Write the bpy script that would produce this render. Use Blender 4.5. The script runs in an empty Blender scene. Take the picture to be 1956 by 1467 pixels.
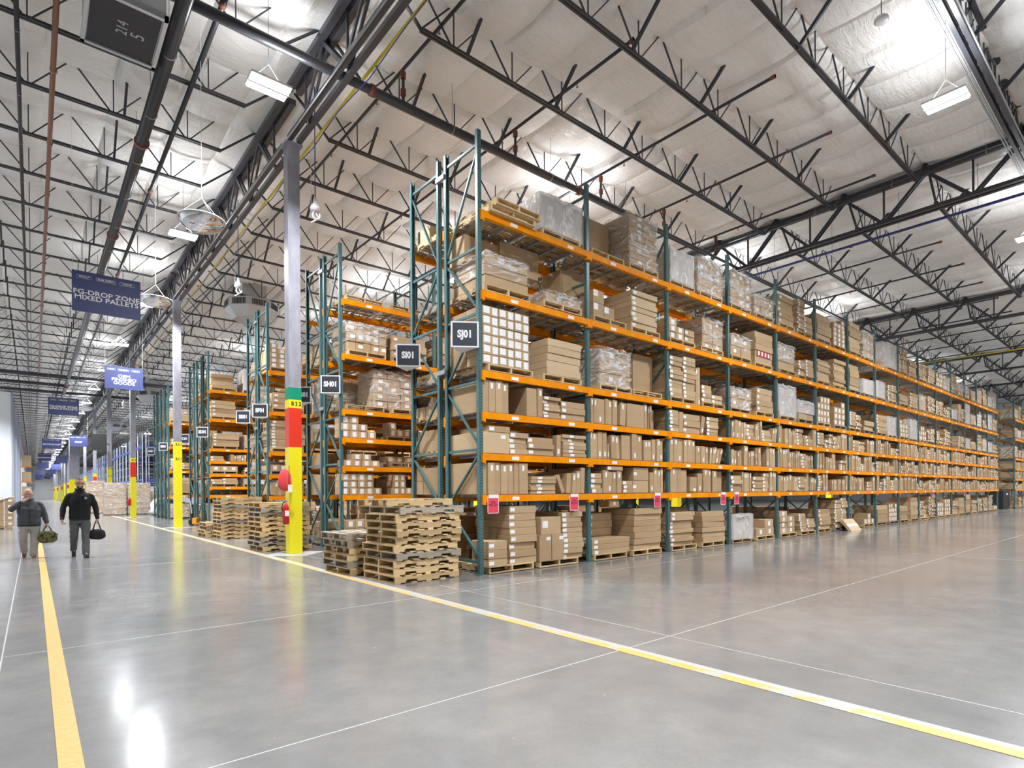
import bpy, math, random
from mathutils import Vector, Matrix, noise
R = random.Random(7)
S = bpy.context.scene
COL = S.collection
PI = math.pi

# ------------------------------------------------------------------ camera, world, exposure
FPX, YAW, ROLL, SHY = 1087.9, 0.8714, -0.0069, 205.96
CAM = Vector((-6.0, -7.962, 1.455))
cd = bpy.data.cameras.new('camera'); cam = bpy.data.objects.new('camera', cd); COL.objects.link(cam)
_d = Vector((math.cos(YAW), math.sin(YAW), 0)); _r = Vector((math.sin(YAW), -math.cos(YAW), 0)); _u = Vector((0, 0, 1))
_r2 = _r*math.cos(ROLL)+_u*math.sin(ROLL); _u2 = -_r*math.sin(ROLL)+_u*math.cos(ROLL)
m = Matrix((( _r2.x, _u2.x, -_d.x, CAM.x), (_r2.y, _u2.y, -_d.y, CAM.y), (_r2.z, _u2.z, -_d.z, CAM.z), (0, 0, 0, 1)))
cam.matrix_world = m
cd.sensor_width = 36; cd.lens = FPX/1956*36; cd.shift_y = SHY/1956
cd.clip_start = 0.05; cd.clip_end = 600
S.camera = cam
w = bpy.data.worlds.new('world'); S.world = w; w.use_nodes = True
w.node_tree.nodes['Background'].inputs[0].default_value = (0.6, 0.65, 0.75, 1)
w.node_tree.nodes['Background'].inputs[1].default_value = 0.0
S.view_settings.view_transform = 'Standard'; S.view_settings.look = 'None'
S.view_settings.gamma = 1; S.view_settings.use_curve_mapping = False
S.view_settings.exposure = 0.10
LAMP_W = 640.0      # watts of each high-bay, downwards
UP_W = 64.0        # and out of the slots in its top
c = S.cycles
c.max_bounces = 7; c.diffuse_bounces = 5; c.glossy_bounces = 3; c.transmission_bounces = 4; c.transparent_max_bounces = 12
c.caustics_reflective = False; c.caustics_refractive = False; c.sample_clamp_indirect = 6.0
c.use_denoising = True; c.use_adaptive_sampling = True; c.adaptive_threshold = 0.02

# ------------------------------------------------------------------ materials
def mat(name, col=(.5,.5,.5), rough=.5, metal=0.0, **k):
    m = bpy.data.materials.new(name); m.use_nodes = True
    b = m.node_tree.nodes['Principled BSDF']
    b.inputs['Base Color'].default_value = (*col, 1); b.inputs['Roughness'].default_value = rough
    b.inputs['Metallic'].default_value = metal
    for a, v in k.items():
        b.inputs[a.replace('_', ' ')].default_value = v
    return m
def N(m, t, **k):
    n = m.node_tree.nodes.new(t)
    for a, v in k.items(): setattr(n, a, v)
    return n
def L(m, a, b): m.node_tree.links.new(a, b)
def bsdf(m): return m.node_tree.nodes['Principled BSDF']
def math_(m, op, a, b=None, c=None):
    n = N(m, 'ShaderNodeMath', operation=op)
    for i, v in enumerate((a, b, c)):
        if v is None: continue
        if isinstance(v, (int, float)): n.inputs[i].default_value = v
        else: L(m, v, n.inputs[i])
    return n.outputs[0]
def noise_(m, vec, scale, detail=2, rough=.5, dist=0):
    n = N(m, 'ShaderNodeTexNoise'); n.inputs['Scale'].default_value = scale; n.inputs['Detail'].default_value = detail
    n.inputs['Roughness'].default_value = rough; n.inputs['Distortion'].default_value = dist
    if vec is not None: L(m, vec, n.inputs['Vector'])
    return n.outputs['Fac']
def ramp(m, f, stops):
    n = N(m, 'ShaderNodeValToRGB'); e = n.color_ramp.elements
    while len(e) < len(stops): e.new(.5)
    for x, (p, c_) in zip(e, stops): x.position = p; x.color = (*c_, 1) if len(c_) == 3 else c_
    L(m, f, n.inputs[0]); return n.outputs[0]
def scaled(m, out, sx, sy, sz):
    n = N(m, 'ShaderNodeMapping'); n.inputs['Scale'].default_value = (sx, sy, sz); L(m, out, n.inputs['Vector']); return n.outputs[0]
def bump(m, h, strength=.3, dist=.01):
    n = N(m, 'ShaderNodeBump'); n.inputs['Strength'].default_value = strength; n.inputs['Distance'].default_value = dist
    L(m, h, n.inputs['Height']); L(m, n.outputs[0], bsdf(m).inputs['Normal'])
def mixc(m, f, a, b):
    n = N(m, 'ShaderNodeMix', data_type='RGBA')
    if isinstance(f, (int, float)): n.inputs[0].default_value = f
    else: L(m, f, n.inputs[0])
    for i, v in ((6, a), (7, b)):
        if isinstance(v, tuple): n.inputs[i].default_value = (*v[:3], 1)
        else: L(m, v, n.inputs[i])
    return n.outputs[2]
def coords(m, w='Object'): return N(m, 'ShaderNodeTexCoord').outputs[w]
def geom(m, w='Position'): return N(m, 'ShaderNodeNewGeometry').outputs[w]

def varied(name, c0, c1, rough, scale=(3,3,3), metal=0, bs=0, island=True, fine=None):
    m = mat(name, c0, rough, metal)
    rnd = geom(m, 'Random Per Island')
    n = noise_(m, scaled(m, coords(m), *scale), 1.0, 3)
    oi = N(m, 'ShaderNodeObjectInfo').outputs['Random']
    f = math_(m, 'ADD', math_(m, 'MULTIPLY', rnd, .55), math_(m, 'MULTIPLY', n, .35))
    f = math_(m, 'ADD', f, math_(m, 'MULTIPLY', oi, .3)); f = math_(m, 'SUBTRACT', f, .1)
    L(m, ramp(m, f, [(.15, c0), (.85, c1)]), bsdf(m).inputs['Base Color'])
    if bs: bump(m, n, bs, .01)
    return m
M = {}
M['card'] = varied('cardboard', (.37,.245,.13), (.58,.42,.245), .75, (2,2,6))
M['card_pale'] = varied('pale_cardboard', (.52,.38,.225), (.63,.48,.30), .75, (2,2,6))
M['wood'] = varied('pallet_wood', (.25,.15,.06), (.82,.61,.33), .8, (1.5,9,9))
M['wood_grey'] = varied('weathered_wood', (.20,.165,.13), (.52,.45,.35), .85, (1.5,9,9))
def teal(name, dots):
    m = mat(name, (.085,.235,.245), .38)
    v = coords(m); n = noise_(m, v, 9, 3)
    base = mixc(m, n, (.045,.115,.125), (.085,.185,.19))
    if dots:
        s = N(m, 'ShaderNodeSeparateXYZ'); L(m, v, s.inputs[0])
        fz = math_(m, 'SUBTRACT', math_(m, 'FRACT', math_(m, 'DIVIDE', s.outputs[2], .0525)), .5)
        fz = math_(m, 'MULTIPLY', fz, .0525)
        ax = math_(m, 'SUBTRACT', math_(m, 'ABSOLUTE', s.outputs[0 if dots == 1 else 1]), .019 if dots == 1 else .026)
        d = math_(m, 'ADD', math_(m, 'MULTIPLY', math_(m, 'MULTIPLY', ax, ax), 3.2), math_(m, 'MULTIPLY', fz, fz))
        base = mixc(m, math_(m, 'LESS_THAN', d, .00016 if dots == 1 else .00005), base, (.008,.01,.012) if dots == 1 else (.5,.55,.55))
    L(m, base, bsdf(m).inputs['Base Color']); return m
M['teal'] = teal('teal_paint', 0); M['teal_holes'] = teal('teal_punched_paint', 1); M['teal_side'] = teal('teal_slotted_paint', 2)
m = mat('orange_paint', (.85,.28,.003), .5, Specular_IOR_Level=.10); n = noise_(m, geom(m), 3.5, 4, .6)
L(m, ramp(m, n, [(.3, (.76,.235,.002)), (.62, (.88,.30,.003)), (.80, (.92,.37,.02))]), bsdf(m).inputs['Base Color']); M['orange'] = m
M['white'] = mat('white_paper', (.80,.80,.80), .6)
m = mat('printed_label', (.80,.80,.80), .6)
v = scaled(m, geom(m), 26, 26, 130)
L(m, ramp(m, noise_(m, v, 1, 2, .6), [(.30, (.34,.34,.36)), (.40, (.80,.80,.80)), (.42, (.84,.84,.84))]), bsdf(m).inputs['Base Color']); M['print'] = m
M['black'] = mat('black_ink', (.015,.015,.018), .6)
M['steel'] = mat('dark_steel', (.030,.032,.040), .42, .0)
M['girder'] = mat('girder_steel', (.045,.046,.058), .38)
M['zinc'] = mat('galvanised_wire', (.30,.30,.31), .4, .6)
M['zinc_l'] = mat('galvanised_channel', (.42,.43,.45), .4, .5)
M['pipe'] = mat('black_pipe', (.035,.035,.04), .28)
M['copper'] = mat('copper_pipe', (.24,.125,.085), .4, .5)
M['rust'] = mat('red_primer_coupling', (.20,.05,.03), .6)
M['yellow'] = mat('yellow_guard', (.80,.72,.012), .35)
M['red'] = mat('red_band', (.70,.035,.015), .35)
M['green'] = mat('green_band', (.0,.26,.14), .35)
M['yellow_pipe'] = mat('yellow_pipe_paint', (.70,.56,.02), .4)
M['blue_pipe'] = mat('blue_pipe_paint', (.035,.055,.25), .4)
M['blue_steel'] = mat('blue_steel', (.05,.09,.45), .4)
M['blue_pale'] = mat('pale_blue_steel', (.50,.56,.72), .4)
m = mat('column_paint', (.27,.27,.31), .42); n = noise_(m, scaled(m, geom(m), 2, 2, .8), 2.5, 6, .6)
L(m, ramp(m, n, [(.25, (.20,.20,.235)), (.6, (.30,.30,.345)), (.8, (.33,.33,.375))]), bsdf(m).inputs['Base Color']); M['column'] = m
M['sign_blue'] = mat('sign_blue', (.042,.056,.17), .5)
M['sign_dark'] = mat('sign_charcoal', (.028,.032,.048), .45)
M['sign_white'] = mat('sign_white', (.82,.82,.84), .5)
m = mat('white_wall', (.74,.76,.80), .6); n = noise_(m, geom(m), .7, 4)
L(m, ramp(m, n, [(.3, (.70,.72,.76)), (.7, (.77,.79,.82))]), bsdf(m).inputs['Base Color']); M['wall'] = m
M['galv'] = mat('galvanised_sheet', (.50,.51,.53), .35, .5)
M['cabinet'] = mat('grey_cabinet', (.42,.43,.45), .5)
M['rubber'] = mat('black_rubber', (.012,.012,.013), .6)
M['plastic_w'] = mat('white_plastic', (.80,.80,.82), .35)
M['pink'] = mat('red_tag', (.75,.055,.10), .5)
M['jack'] = mat('pallet_jack_orange', (.85,.36,.02), .4)
M['red_cloth'] = mat('red_cloth', (.75,.06,.06), .7)
M['red_gloss'] = mat('red_gloss', (.50,.012,.012), .2)
M['redbox'] = mat('red_carton', (.45,.03,.04), .6)
M['patch'] = mat('grey_line_edge', (.40,.40,.40), .45)
def emit(name, col, s):
    m = bpy.data.materials.new(name); m.use_nodes = True; t = m.node_tree; t.nodes.clear()
    e = t.nodes.new('ShaderNodeEmission'); o = t.nodes.new('ShaderNodeOutputMaterial')
    e.inputs[0].default_value = (*col, 1); e.inputs[1].default_value = s; t.links.new(e.outputs[0], o.inputs[0]); return m
M['lamp'] = emit('lamp_lens', (.95,.97,1.0), 14)

# floor: polished concrete
m = mat('polished_concrete', (.3,.3,.3), .2)
p = geom(m)
n1 = noise_(m, scaled(m, p, .35, .35, 1), 1, 6, .6, .4); n2 = noise_(m, p, 2.6, 6, .65); n3 = noise_(m, p, 38, 4, .6)
f = math_(m, 'ADD', math_(m, 'MULTIPLY', n1, .55), math_(m, 'ADD', math_(m, 'MULTIPLY', n2, .33), math_(m, 'MULTIPLY', n3, .12)))
colr = ramp(m, f, [(.34, (.165,.165,.163)), (.50, (.215,.213,.208)), (.66, (.285,.28,.268))])
spk = math_(m, 'GREATER_THAN', noise_(m, p, 14, 2, .5), .78)
colr = mixc(m, math_(m, 'MULTIPLY', spk, .5), colr, (.50,.50,.49))
L(m, colr, bsdf(m).inputs['Base Color'])
rr = math_(m, 'ADD', .09, math_(m, 'MULTIPLY', n2, .15)); L(m, rr, bsdf(m).inputs['Roughness'])
bsdf(m).inputs['IOR'].default_value = 1.5
bump(m, n1, .05, .02); M['floor'] = m

# ceiling: bagged white vinyl insulation facing
m = mat('vinyl_insulation_facing', (.78,.755,.725), .30)
p = geom(m)
wv = noise_(m, scaled(m, p, 1.6, 5.5, 1), 1.6, 5, .62, 1.2); wv2 = noise_(m, scaled(m, p, 5, 1.6, 1), 1.1, 4, .6, .8)
L(m, ramp(m, noise_(m, p, .6, 4), [(.3, (.84,.825,.795)), (.6, (.89,.88,.86))]), bsdf(m).inputs['Base Color'])
bump(m, math_(m, 'ADD', wv, math_(m, 'MULTIPLY', wv2, .6)), .85, .06)
M['vinyl'] = m

# stretch wrap: clear film, whiter where it bunches
m = bpy.data.materials.new('stretch_wrap_film'); m.use_nodes = True; t = m.node_tree; b = bsdf(m)
b.inputs['Base Color'].default_value = (.88,.885,.90,1); b.inputs['Roughness'].default_value = .16
v = scaled(m, coords(m), 1.3, 1.3, 3.4)
h = noise_(m, v, 1.8, 5, .62, 1.8)
oi = N(m, 'ShaderNodeObjectInfo').outputs['Random']
a = math_(m, 'ADD', math_(m, 'MULTIPLY', math_(m, 'SUBTRACT', h, .47), 3.0), math_(m, 'MULTIPLY', oi, .28))
a = math_(m, 'MINIMUM', math_(m, 'MAXIMUM', a, .07), .85)
L(m, a, b.inputs['Alpha']); bump(m, h, .8, .03); M['film'] = m
m = M['film'].copy(); m.name = 'dense_stretch_wrap'; M['film_dense'] = m
for nd in m.node_tree.nodes:
    if nd.type == 'MATH' and nd.operation == 'MAXIMUM': nd.inputs[1].default_value = .50
    if nd.type == 'MATH' and nd.operation == 'MINIMUM': nd.inputs[1].default_value = .95
    if nd.type == 'MAPPING': nd.inputs['Scale'].default_value = (3.2, 3.2, 1.1)
M['film_white'] = varied('bunched_film', (.62,.63,.65), (.80,.81,.83), .25, (9,9,3), bs=.9)

# clear mirror dome
M['dome'] = mat('mirror_dome', (.75,.75,.78), .06, 1.0)

# worn yellow line paint
def linemat(name, hole):
    m = mat(name, (.72,.52,.12), .42); p = geom(m)
    n = noise_(m, p, 5, 8, .75); n2 = noise_(m, p, .9, 3, .5)
    f = math_(m, 'ADD', math_(m, 'MULTIPLY', n, .6), math_(m, 'MULTIPLY', n2, .4))
    c1 = ramp(m, noise_(m, p, 30, 4), [(.3, (.54,.345,.10)), (.7, (.66,.44,.15))])
    L(m, mixc(m, ramp(m, f, [(hole-.02, (1,1,1)), (hole, (0,0,0))]), c1, (.40,.40,.38)), bsdf(m).inputs['Base Color'])
    return m
M['line'] = linemat('yellow_line_paint', .33); M['line_worn'] = linemat('worn_yellow_line_paint', .475)
M['joint'] = mat('joint_filler', (.44,.44,.42), .5)

# people
def cloth(name, c0, c1, sc=30):
    m = mat(name, c0, .85); v = coords(m)
    L(m, mixc(m, noise_(m, v, sc, 3), c0, c1), bsdf(m).inputs['Base Color']); bump(m, noise_(m, v, 9, 4, .6, .6), .6, .02); return m
M['skin'] = mat('skin', (.56,.33,.25), .5, Subsurface_Weight=.08)
M['jacket_grey'] = cloth('grey_jacket', (.06,.065,.075), (.10,.105,.12))
M['jacket_black'] = cloth('black_fleece', (.006,.007,.010), (.013,.014,.018))
M['khaki'] = cloth('light_trousers', (.36,.34,.31), (.45,.43,.40))
M['slate'] = cloth('slate_trousers', (.075,.08,.085), (.11,.115,.12))
M['hair'] = mat('dark_hair', (.02,.014,.01), .6)
M['shoe_brown'] = mat('brown_leather', (.14,.055,.025), .5)
M['shoe_black'] = mat('black_leather', (.012,.012,.012), .45)
M['sole'] = mat('pale_sole', (.45,.42,.38), .7)
M['camo'] = cloth('olive_camouflage', (.05,.055,.015), (.16,.15,.05), 14); m = M['camo']
L(m, ramp(m, noise_(m, coords(m), 11, 3, .5), [(.44, (.035,.04,.012)), (.48, (.13,.125,.035)), (.58, (.20,.18,.07))]), bsdf(m).inputs['Base Color'])

# ------------------------------------------------------------------ mesh building
class MB:
    def __init__(s): s.v = []; s.f = []; s.mi = []
    def add(s, vs, fs, mi=0):
        o = len(s.v); s.v += [tuple(x) for x in vs]; s.f += [tuple(o+i for i in f) for f in fs]; s.mi += [mi]*len(fs); return s
    def box(s, x0, x1, y0, y1, z0, z1, mi=0, skip=()):
        vs = [(x0,y0,z0),(x1,y0,z0),(x1,y1,z0),(x0,y1,z0),(x0,y0,z1),(x1,y0,z1),(x1,y1,z1),(x0,y1,z1)]
        fs = [(0,3,2,1),(4,5,6,7),(0,1,5,4),(1,2,6,5),(2,3,7,6),(3,0,4,7)]
        return s.add(vs, [f for i, f in enumerate(fs) if i not in skip], mi)
    def bar(s, a, b, w, h, mi=0, up=(0,0,1)):          # rectangular bar from a to b; w across, h along 'up'
        a, b = Vector(a), Vector(b); d = (b-a).normalized(); u = Vector(up)
        if abs(d.dot(u)) > .98: u = Vector((1,0,0))
        r = d.cross(u).normalized()*w/2; u = r.normalized().cross(d)*h/2
        vs = [a-r-u, a+r-u, a+r+u, a-r+u, b-r-u, b+r-u, b+r+u, b-r+u]
        return s.add(vs, [(0,1,2,3),(4,7,6,5),(0,4,5,1),(1,5,6,2),(2,6,7,3),(3,7,4,0)], mi)
    def tube(s, pts, r, seg=8, mi=0, cap=True):
        pts = [Vector(p) for p in pts]; rr = r if isinstance(r, (list, tuple)) else [r]*len(pts); o = len(s.v)
        prev = None
        for i, p in enumerate(pts):
            d = (pts[min(i+1, len(pts)-1)]-pts[max(i-1, 0)]).normalized()
            if prev is None: u = d.orthogonal().normalized()
            else: u = (prev-d*prev.dot(d)).normalized()
            prev = u; w_ = d.cross(u)
            for k in range(seg):
                a = 2*PI*k/seg; s.v.append(tuple(p+(u*math.cos(a)+w_*math.sin(a))*rr[i]))
        for i in range(len(pts)-1):
            for k in range(seg):
                k2 = (k+1) % seg; s.f.append((o+i*seg+k, o+i*seg+k2, o+(i+1)*seg+k2, o+(i+1)*seg+k)); s.mi.append(mi)
        if cap:
            s.f.append(tuple(o+k for k in reversed(range(seg)))); s.mi.append(mi)
            s.f.append(tuple(o+(len(pts)-1)*seg+k for k in range(seg))); s.mi.append(mi)
        return s
    def chbox(s, w, d, h, b=.006, mi=0):               # chamfered box, corner at origin
        xs = []
        for (x, y, z) in ((0,0,0),(w,0,0),(w,d,0),(0,d,0),(0,0,h),(w,0,h),(w,d,h),(0,d,h)):
            sx = 1 if x == 0 else -1; sy = 1 if y == 0 else -1; sz = 1 if z == 0 else -1
            xs += [(x, y+sy*b, z+sz*b), (x+sx*b, y, z+sz*b), (x+sx*b, y+sy*b, z)]
        X = lambda i: 3*i; Y = lambda i: 3*i+1; Z = lambda i: 3*i+2
        fs = [(Z(0),Z(3),Z(2),Z(1)),(Z(4),Z(5),Z(6),Z(7)),(Y(0),Y(1),Y(5),Y(4)),(Y(2),Y(3),Y(7),Y(6)),(X(1),X(2),X(6),X(5)),(X(3),X(0),X(4),X(7)),
              (Y(0),Z(0),Z(1),Y(1)),(Y(5),Z(5),Z(4),Y(4)),(Y(3),Y(2),Z(2),Z(3)),(Y(7),Z(7),Z(6),Y(6)),
              (X(0),X(3),Z(3),Z(0)),(X(4),Z(4),Z(7),X(7)),(X(1),Z(1),Z(2),X(2)),(X(5),X(6),Z(6),Z(5)),
              (X(0),Y(0),Y(4),X(4)),(X(1),X(5),Y(5),Y(1)),(X(2),Y(2),Y(6),X(6)),(X(3),X(7),Y(7),Y(3)),
              (X(0),Z(0),Y(0)),(X(1),Y(1),Z(1)),(X(2),Z(2),Y(2)),(X(3),Y(3),Z(3)),(X(4),Y(4),Z(4)),(X(5),Z(5),Y(5)),(X(6),Y(6),Z(6)),(X(7),Z(7),Y(7))]
        return s.add(xs, fs, mi)
    def mesh(s, name, mats, smooth=False):
        me = bpy.data.meshes.new(name); me.from_pydata(s.v, [], s.f)
        for x in mats: me.materials.append(M[x] if isinstance(x, str) else x)
        if any(s.mi): me.polygons.foreach_set('material_index', s.mi)
        if smooth: me.polygons.foreach_set('use_smooth', [True]*len(s.f))
        me.update(); return me
def tag(o, label=None, cat=None, group=None, kind=None):
    if label: o['label'] = label
    if cat: o['category'] = cat
    if group: o['group'] = group
    if kind: o['kind'] = kind
    return o
def ob(name, me, parent=None, loc=(0,0,0), rot=(0,0,0)):
    if isinstance(me, tuple): me = me[0].mesh(name, me[1], *me[2:])
    o = bpy.data.objects.new(name, me); COL.objects.link(o); o.location = loc; o.rotation_euler = rot
    if parent: o.parent = parent
    return o
def empty(name, loc=(0,0,0), rz=0): return ob(name, None, None, loc, (0,0,rz))
KIDS = {}
def copy_tree(o, parent=None, kids=None):
    c_ = o.copy(); COL.objects.link(c_)
    if parent: c_.parent = parent
    for ch in o.children: copy_tree(ch, c_)
    return c_
def struct(name, me, loc=(0,0,0), rot=(0,0,0)): return tag(ob(name, me, None, loc, rot), kind='structure')
def text(name, body, size, m_, parent, loc, rot, align='CENTER', bold=0.0, sx=1.0, ex=.001):
    cu = bpy.data.curves.new(name, 'FONT'); cu.body = body; cu.size = size; cu.align_x = align; cu.align_y = 'CENTER'
    cu.offset = bold; cu.extrude = ex; cu.space_line = .82; cu.materials.append(M[m_]); cu.resolution_u = 3
    tmp = bpy.data.objects.new(name+'_outline', cu); me = bpy.data.meshes.new_from_object(tmp); me.name = name
    bpy.data.objects.remove(tmp)
    if not me.materials: me.materials.append(M[m_])
    o = bpy.data.objects.new(name, me); COL.objects.link(o); o.parent = parent; o.location = loc; o.rotation_euler = rot; o.scale = (sx, 1, 1)
    return o
ORD = ['zeroth','first','second','third','fourth','fifth','sixth','seventh','eighth','ninth','tenth','eleventh','twelfth','thirteenth','fourteenth','fifteenth',
       'sixteenth','seventeenth','eighteenth','nineteenth','twentieth']
def nth(n):
    if n <= 20: return ORD[n]
    tens = {2:'twenty',3:'thirty',4:'forty',5:'fifty'}[n//10]
    return tens+'-'+ORD[n % 10] if n % 10 else {30:'thirtieth',40:'fortieth',50:'fiftieth'}[n]

# ------------------------------------------------------------------ room shell
XW, XE, YS, YN, ZC = -14.0, 78.0, -24.0, 224.0, 11.55
fl = MB(); fl.box(XW-6, XE, YS, YN, -.3, 0); struct('floor', (fl, ['floor']))
def wall(name, x0, x1, y0, y1, z1=ZC+.3): struct(name, (MB().box(x0, x1, y0, y1, 0, z1), ['wall']))
wall('wall_south', XW-.3, XE+.3, YS-.3, YS); wall('wall_north', XW-.3, XE+.3, YN, YN+.3)
wall('wall_east', XE, XE+.3, YS, YN); wall('wall_west', XW-.3, XW, YS, 58)
wall('wall_left', -7.75, -7.45, 58, YN); wall('wall_left_return', XW, -7.75, 58, 58.3)
struct('wall_roof_deck', (MB().box(XW-.5, XE+.5, YS-.5, YN+.5, ZC+.2, ZC+.35), ['wall']))

# column grid, joists, girders
CX = [-17.1, -1.17, 14.8, 30.7, 46.7, 62.7]; CYS = [5.98+14.4*k for k in range(-2, 17)]
JY0, JP = 6.14, 2.253
# bagged insulation between joists, seams every 1.27 m
def ceiling():
    xs = []; i0, i1 = math.floor((XW-.4-.60)/1.27), math.ceil((XE+.3-.60)/1.27)
    for i in range(i0, i1):
        for u in ((0,.05,.14,.30,.5,.70,.86,.95) if i < 17 else (0,.08,.3,.6,.9)): xs.append((i, u))
    ys = []; j0, j1 = math.floor((YS-.3-JY0)/JP), math.ceil((YN+.3-JY0)/JP)
    for j in range(j0, j1):
        for v in ((0,.035,.10,.22,.36,.5,.64,.78,.90,.965) if j < 9 else ((0,.06,.2,.5,.8,.94) if j < 26 else (0,.12,.5,.88))): ys.append((j, v))
    vs = []
    for j, fv in ys:
        y = JY0+(j+fv)*JP; pv = max(0, math.sin(PI*fv))**.5
        for i, fu in xs:
            x = .60+1.27*(i+fu)
            hsh = noise.cell(Vector((i+.5, j+.5, 3.3)))
            amp = (.20+.17*hsh)*(1-.30*max(0, min(1, (x-8)/20)))
            pu = max(0, math.sin(PI*fu))**.40
            sag = amp*pu*(.35+.65*pv)+.07*pv
            sag += .045*pv*pu*noise.noise(Vector((x*.9, y*1.1, 0)))+.025*pv*pu*noise.noise(Vector((x*3.1, y*2.3, 5)))
            if fv == 0: sag -= .03*math.sin(PI*fu)
            gd = min(abs(x-g_) for g_ in CX[1:]); sag *= max(0, min(1, (gd-.22)/.45))
            vs.append((x+.05*noise.noise(Vector((y*.7, i*3.1, 0))), y, 11.27-sag))
    nx = len(xs); fs = [(a*nx+b, (a+1)*nx+b, (a+1)*nx+b+1, a*nx+b+1) for a in range(len(ys)-1) for b in range(nx-1)]
    mb = MB(); mb.v = vs; mb.f = fs; mb.mi = [0]*len(fs)
    o = struct('ceiling', (mb, ['vinyl'], True)); o.data.set_sharp_from_angle(angle=math.radians(32))
ceiling()

ZJ, ZT, ZB, ZGT = 10.45, 11.40, 9.86, 11.02
def joist_mesh(x0, x1, detail=2):
    mb = MB()
    e = 1.0
    for s_ in (-.035, .035):
        mb.box(x0+e, x1-e, s_-.022, s_+.022, ZJ, ZJ+.05)
        mb.box(x0, x1, s_-.025, s_+.025, ZT-.05, ZT)
    nb = round((x1-x0-2*e)/1.6); p_ = (x1-x0-2*e)/nb
    xb = [x0+e+p_*(k+.5) for k in range(nb)]
    for k, x in enumerate(xb):
        mb.bar((x-p_*.5, 0, ZT-.03), (x-.04, 0, ZJ+.03), .03, .03); mb.bar((x+p_*.5, 0, ZT-.03), (x+.04, 0, ZJ+.03), .024, .024)
        mb.bar((x, 0, ZT-.03), (x, 0, ZJ+.03), .022, .022)
    mb.bar((x0+e, 0, ZJ+.03), (x0+.05, 0, ZT-.03), .06, .04); mb.bar((x1-e, 0, ZJ+.03), (x1-.05, 0, ZT-.03), .06, .04)
    mb.bar((x0+e, 0, ZJ+.03), (x0+e+p_*.5, 0, ZT-.03), .03, .03)
    return mb
def kick(mb, x, sgn=-1): mb.bar((x, -.02*sgn, ZJ+.02), (x, .95*sgn, ZT-.02), .075, .05, 0, (1,0,0)); return mb
CH = [-17.1+.15, -1.17-.15]
JM = {}
for b in range(len(CX)):
    x0 = CX[b]; x1 = CX[b+1] if b+1 < len(CX) else XE
    if b == 0: x0 = XW
    mb = joist_mesh(x0, x1)
    for q in range(int((x1-x0)/2.54)):
        xk = x0+2.1+2.54*q
        if xk < x1-1.2: kick(mb, xk)
    JM[b] = mb.mesh('roof_joist', ['steel'])
for k in range(-13, 104):
    y = JY0+JP*k
    if y > YN-1 or y < YS+1: continue
    for b in range(len(CX)):
        if y > 46 and b > 2: continue
        if y < -16 and b > 3: continue
        struct('roof_joist', JM[b], (0, y, 0))
def girder_mesh(y0, y1, yref):
    mb = MB()
    for s_ in (-1, 1):
        mb.box(s_*.115-.07, s_*.115+.07, y0, y1, ZGT, ZGT+.13); mb.box(s_*.11-.06, s_*.11+.06, y0, y1, ZB, ZB+.10)
    mb.box(-.16, .16, y0, y1, ZGT+.11, ZGT+.125)
    k0 = math.ceil((y0-yref)/JP)
    y = yref+k0*JP-y0*0
    ks = [yref+JP*k for k in range(k0-1, math.floor((y1-yref)/JP)+2)]
    for a in ks:
        bnode = a+JP/2
        for s_ in (-.055, .055):
            if y0 < a < y1 and y0 < bnode < y1: mb.bar((s_, a, ZGT+.05), (s_, bnode-.04, ZB+.08), .04, .085)
            if y0 < bnode < y1 and y0 < a+JP < y1: mb.bar((s_, a+JP, ZGT+.05), (s_, bnode+.04, ZB+.08), .04, .085)
        if y0 < bnode < y1: mb.bar((0, bnode, ZB+.08), (0, bnode, ZGT+.05), .05, .05)
        if y0 < a < y1: mb.box(-.12, .12, a-.06, a+.06, ZGT+.10, ZT-.08)
    return mb
for gx in CX[1:]:
    for i in range(len(CYS)-1):
        y0, y1 = CYS[i]+.2, CYS[i+1]-.2
        y0 = max(y0, YS+.1); y1 = min(y1, YN-.1)
        if y1 <= y0+1: continue
        if gx > 16 and y0 > 48: continue
        g = girder_mesh(y0, y1, JY0)
        struct('roof_girder', (g, ['girder']), (gx, 0, 0))
# heavier tie truss with conduits on the row y=-5.1
mb = MB()
for s_ in (-.07, .07): mb.box(-1.0, 46.5, s_-.04, s_+.04, 10.36, 10.45); mb.box(-1.0, 46.5, s_-.05, s_+.05, 11.2, 11.3)
for q in range(30):
    x = -.2+1.6*q; mb.bar((x-.8,0,11.2),(x,0,10.45),.05,.04); mb.bar((x+.8,0,11.2),(x,0,10.45),.05,.04); mb.bar((x,0,11.2),(x,0,10.45),.03,.03)
struct('roof_tie_truss', (mb, ['girder']), (0, -5.13, 0))
mb = MB()
for i, dy in enumerate((-.16, .15, .21)): mb.tube([(-1, dy, 10.33+.02*i), (46, dy, 10.33+.02*i)], .017, 6)
tag(ob('electrical_conduit', (mb, ['zinc_l']), None, (0,-5.13,0)), 'bundle of thin grey conduits clipped along the heavy roof truss above the wide aisle', 'conduit')

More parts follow.
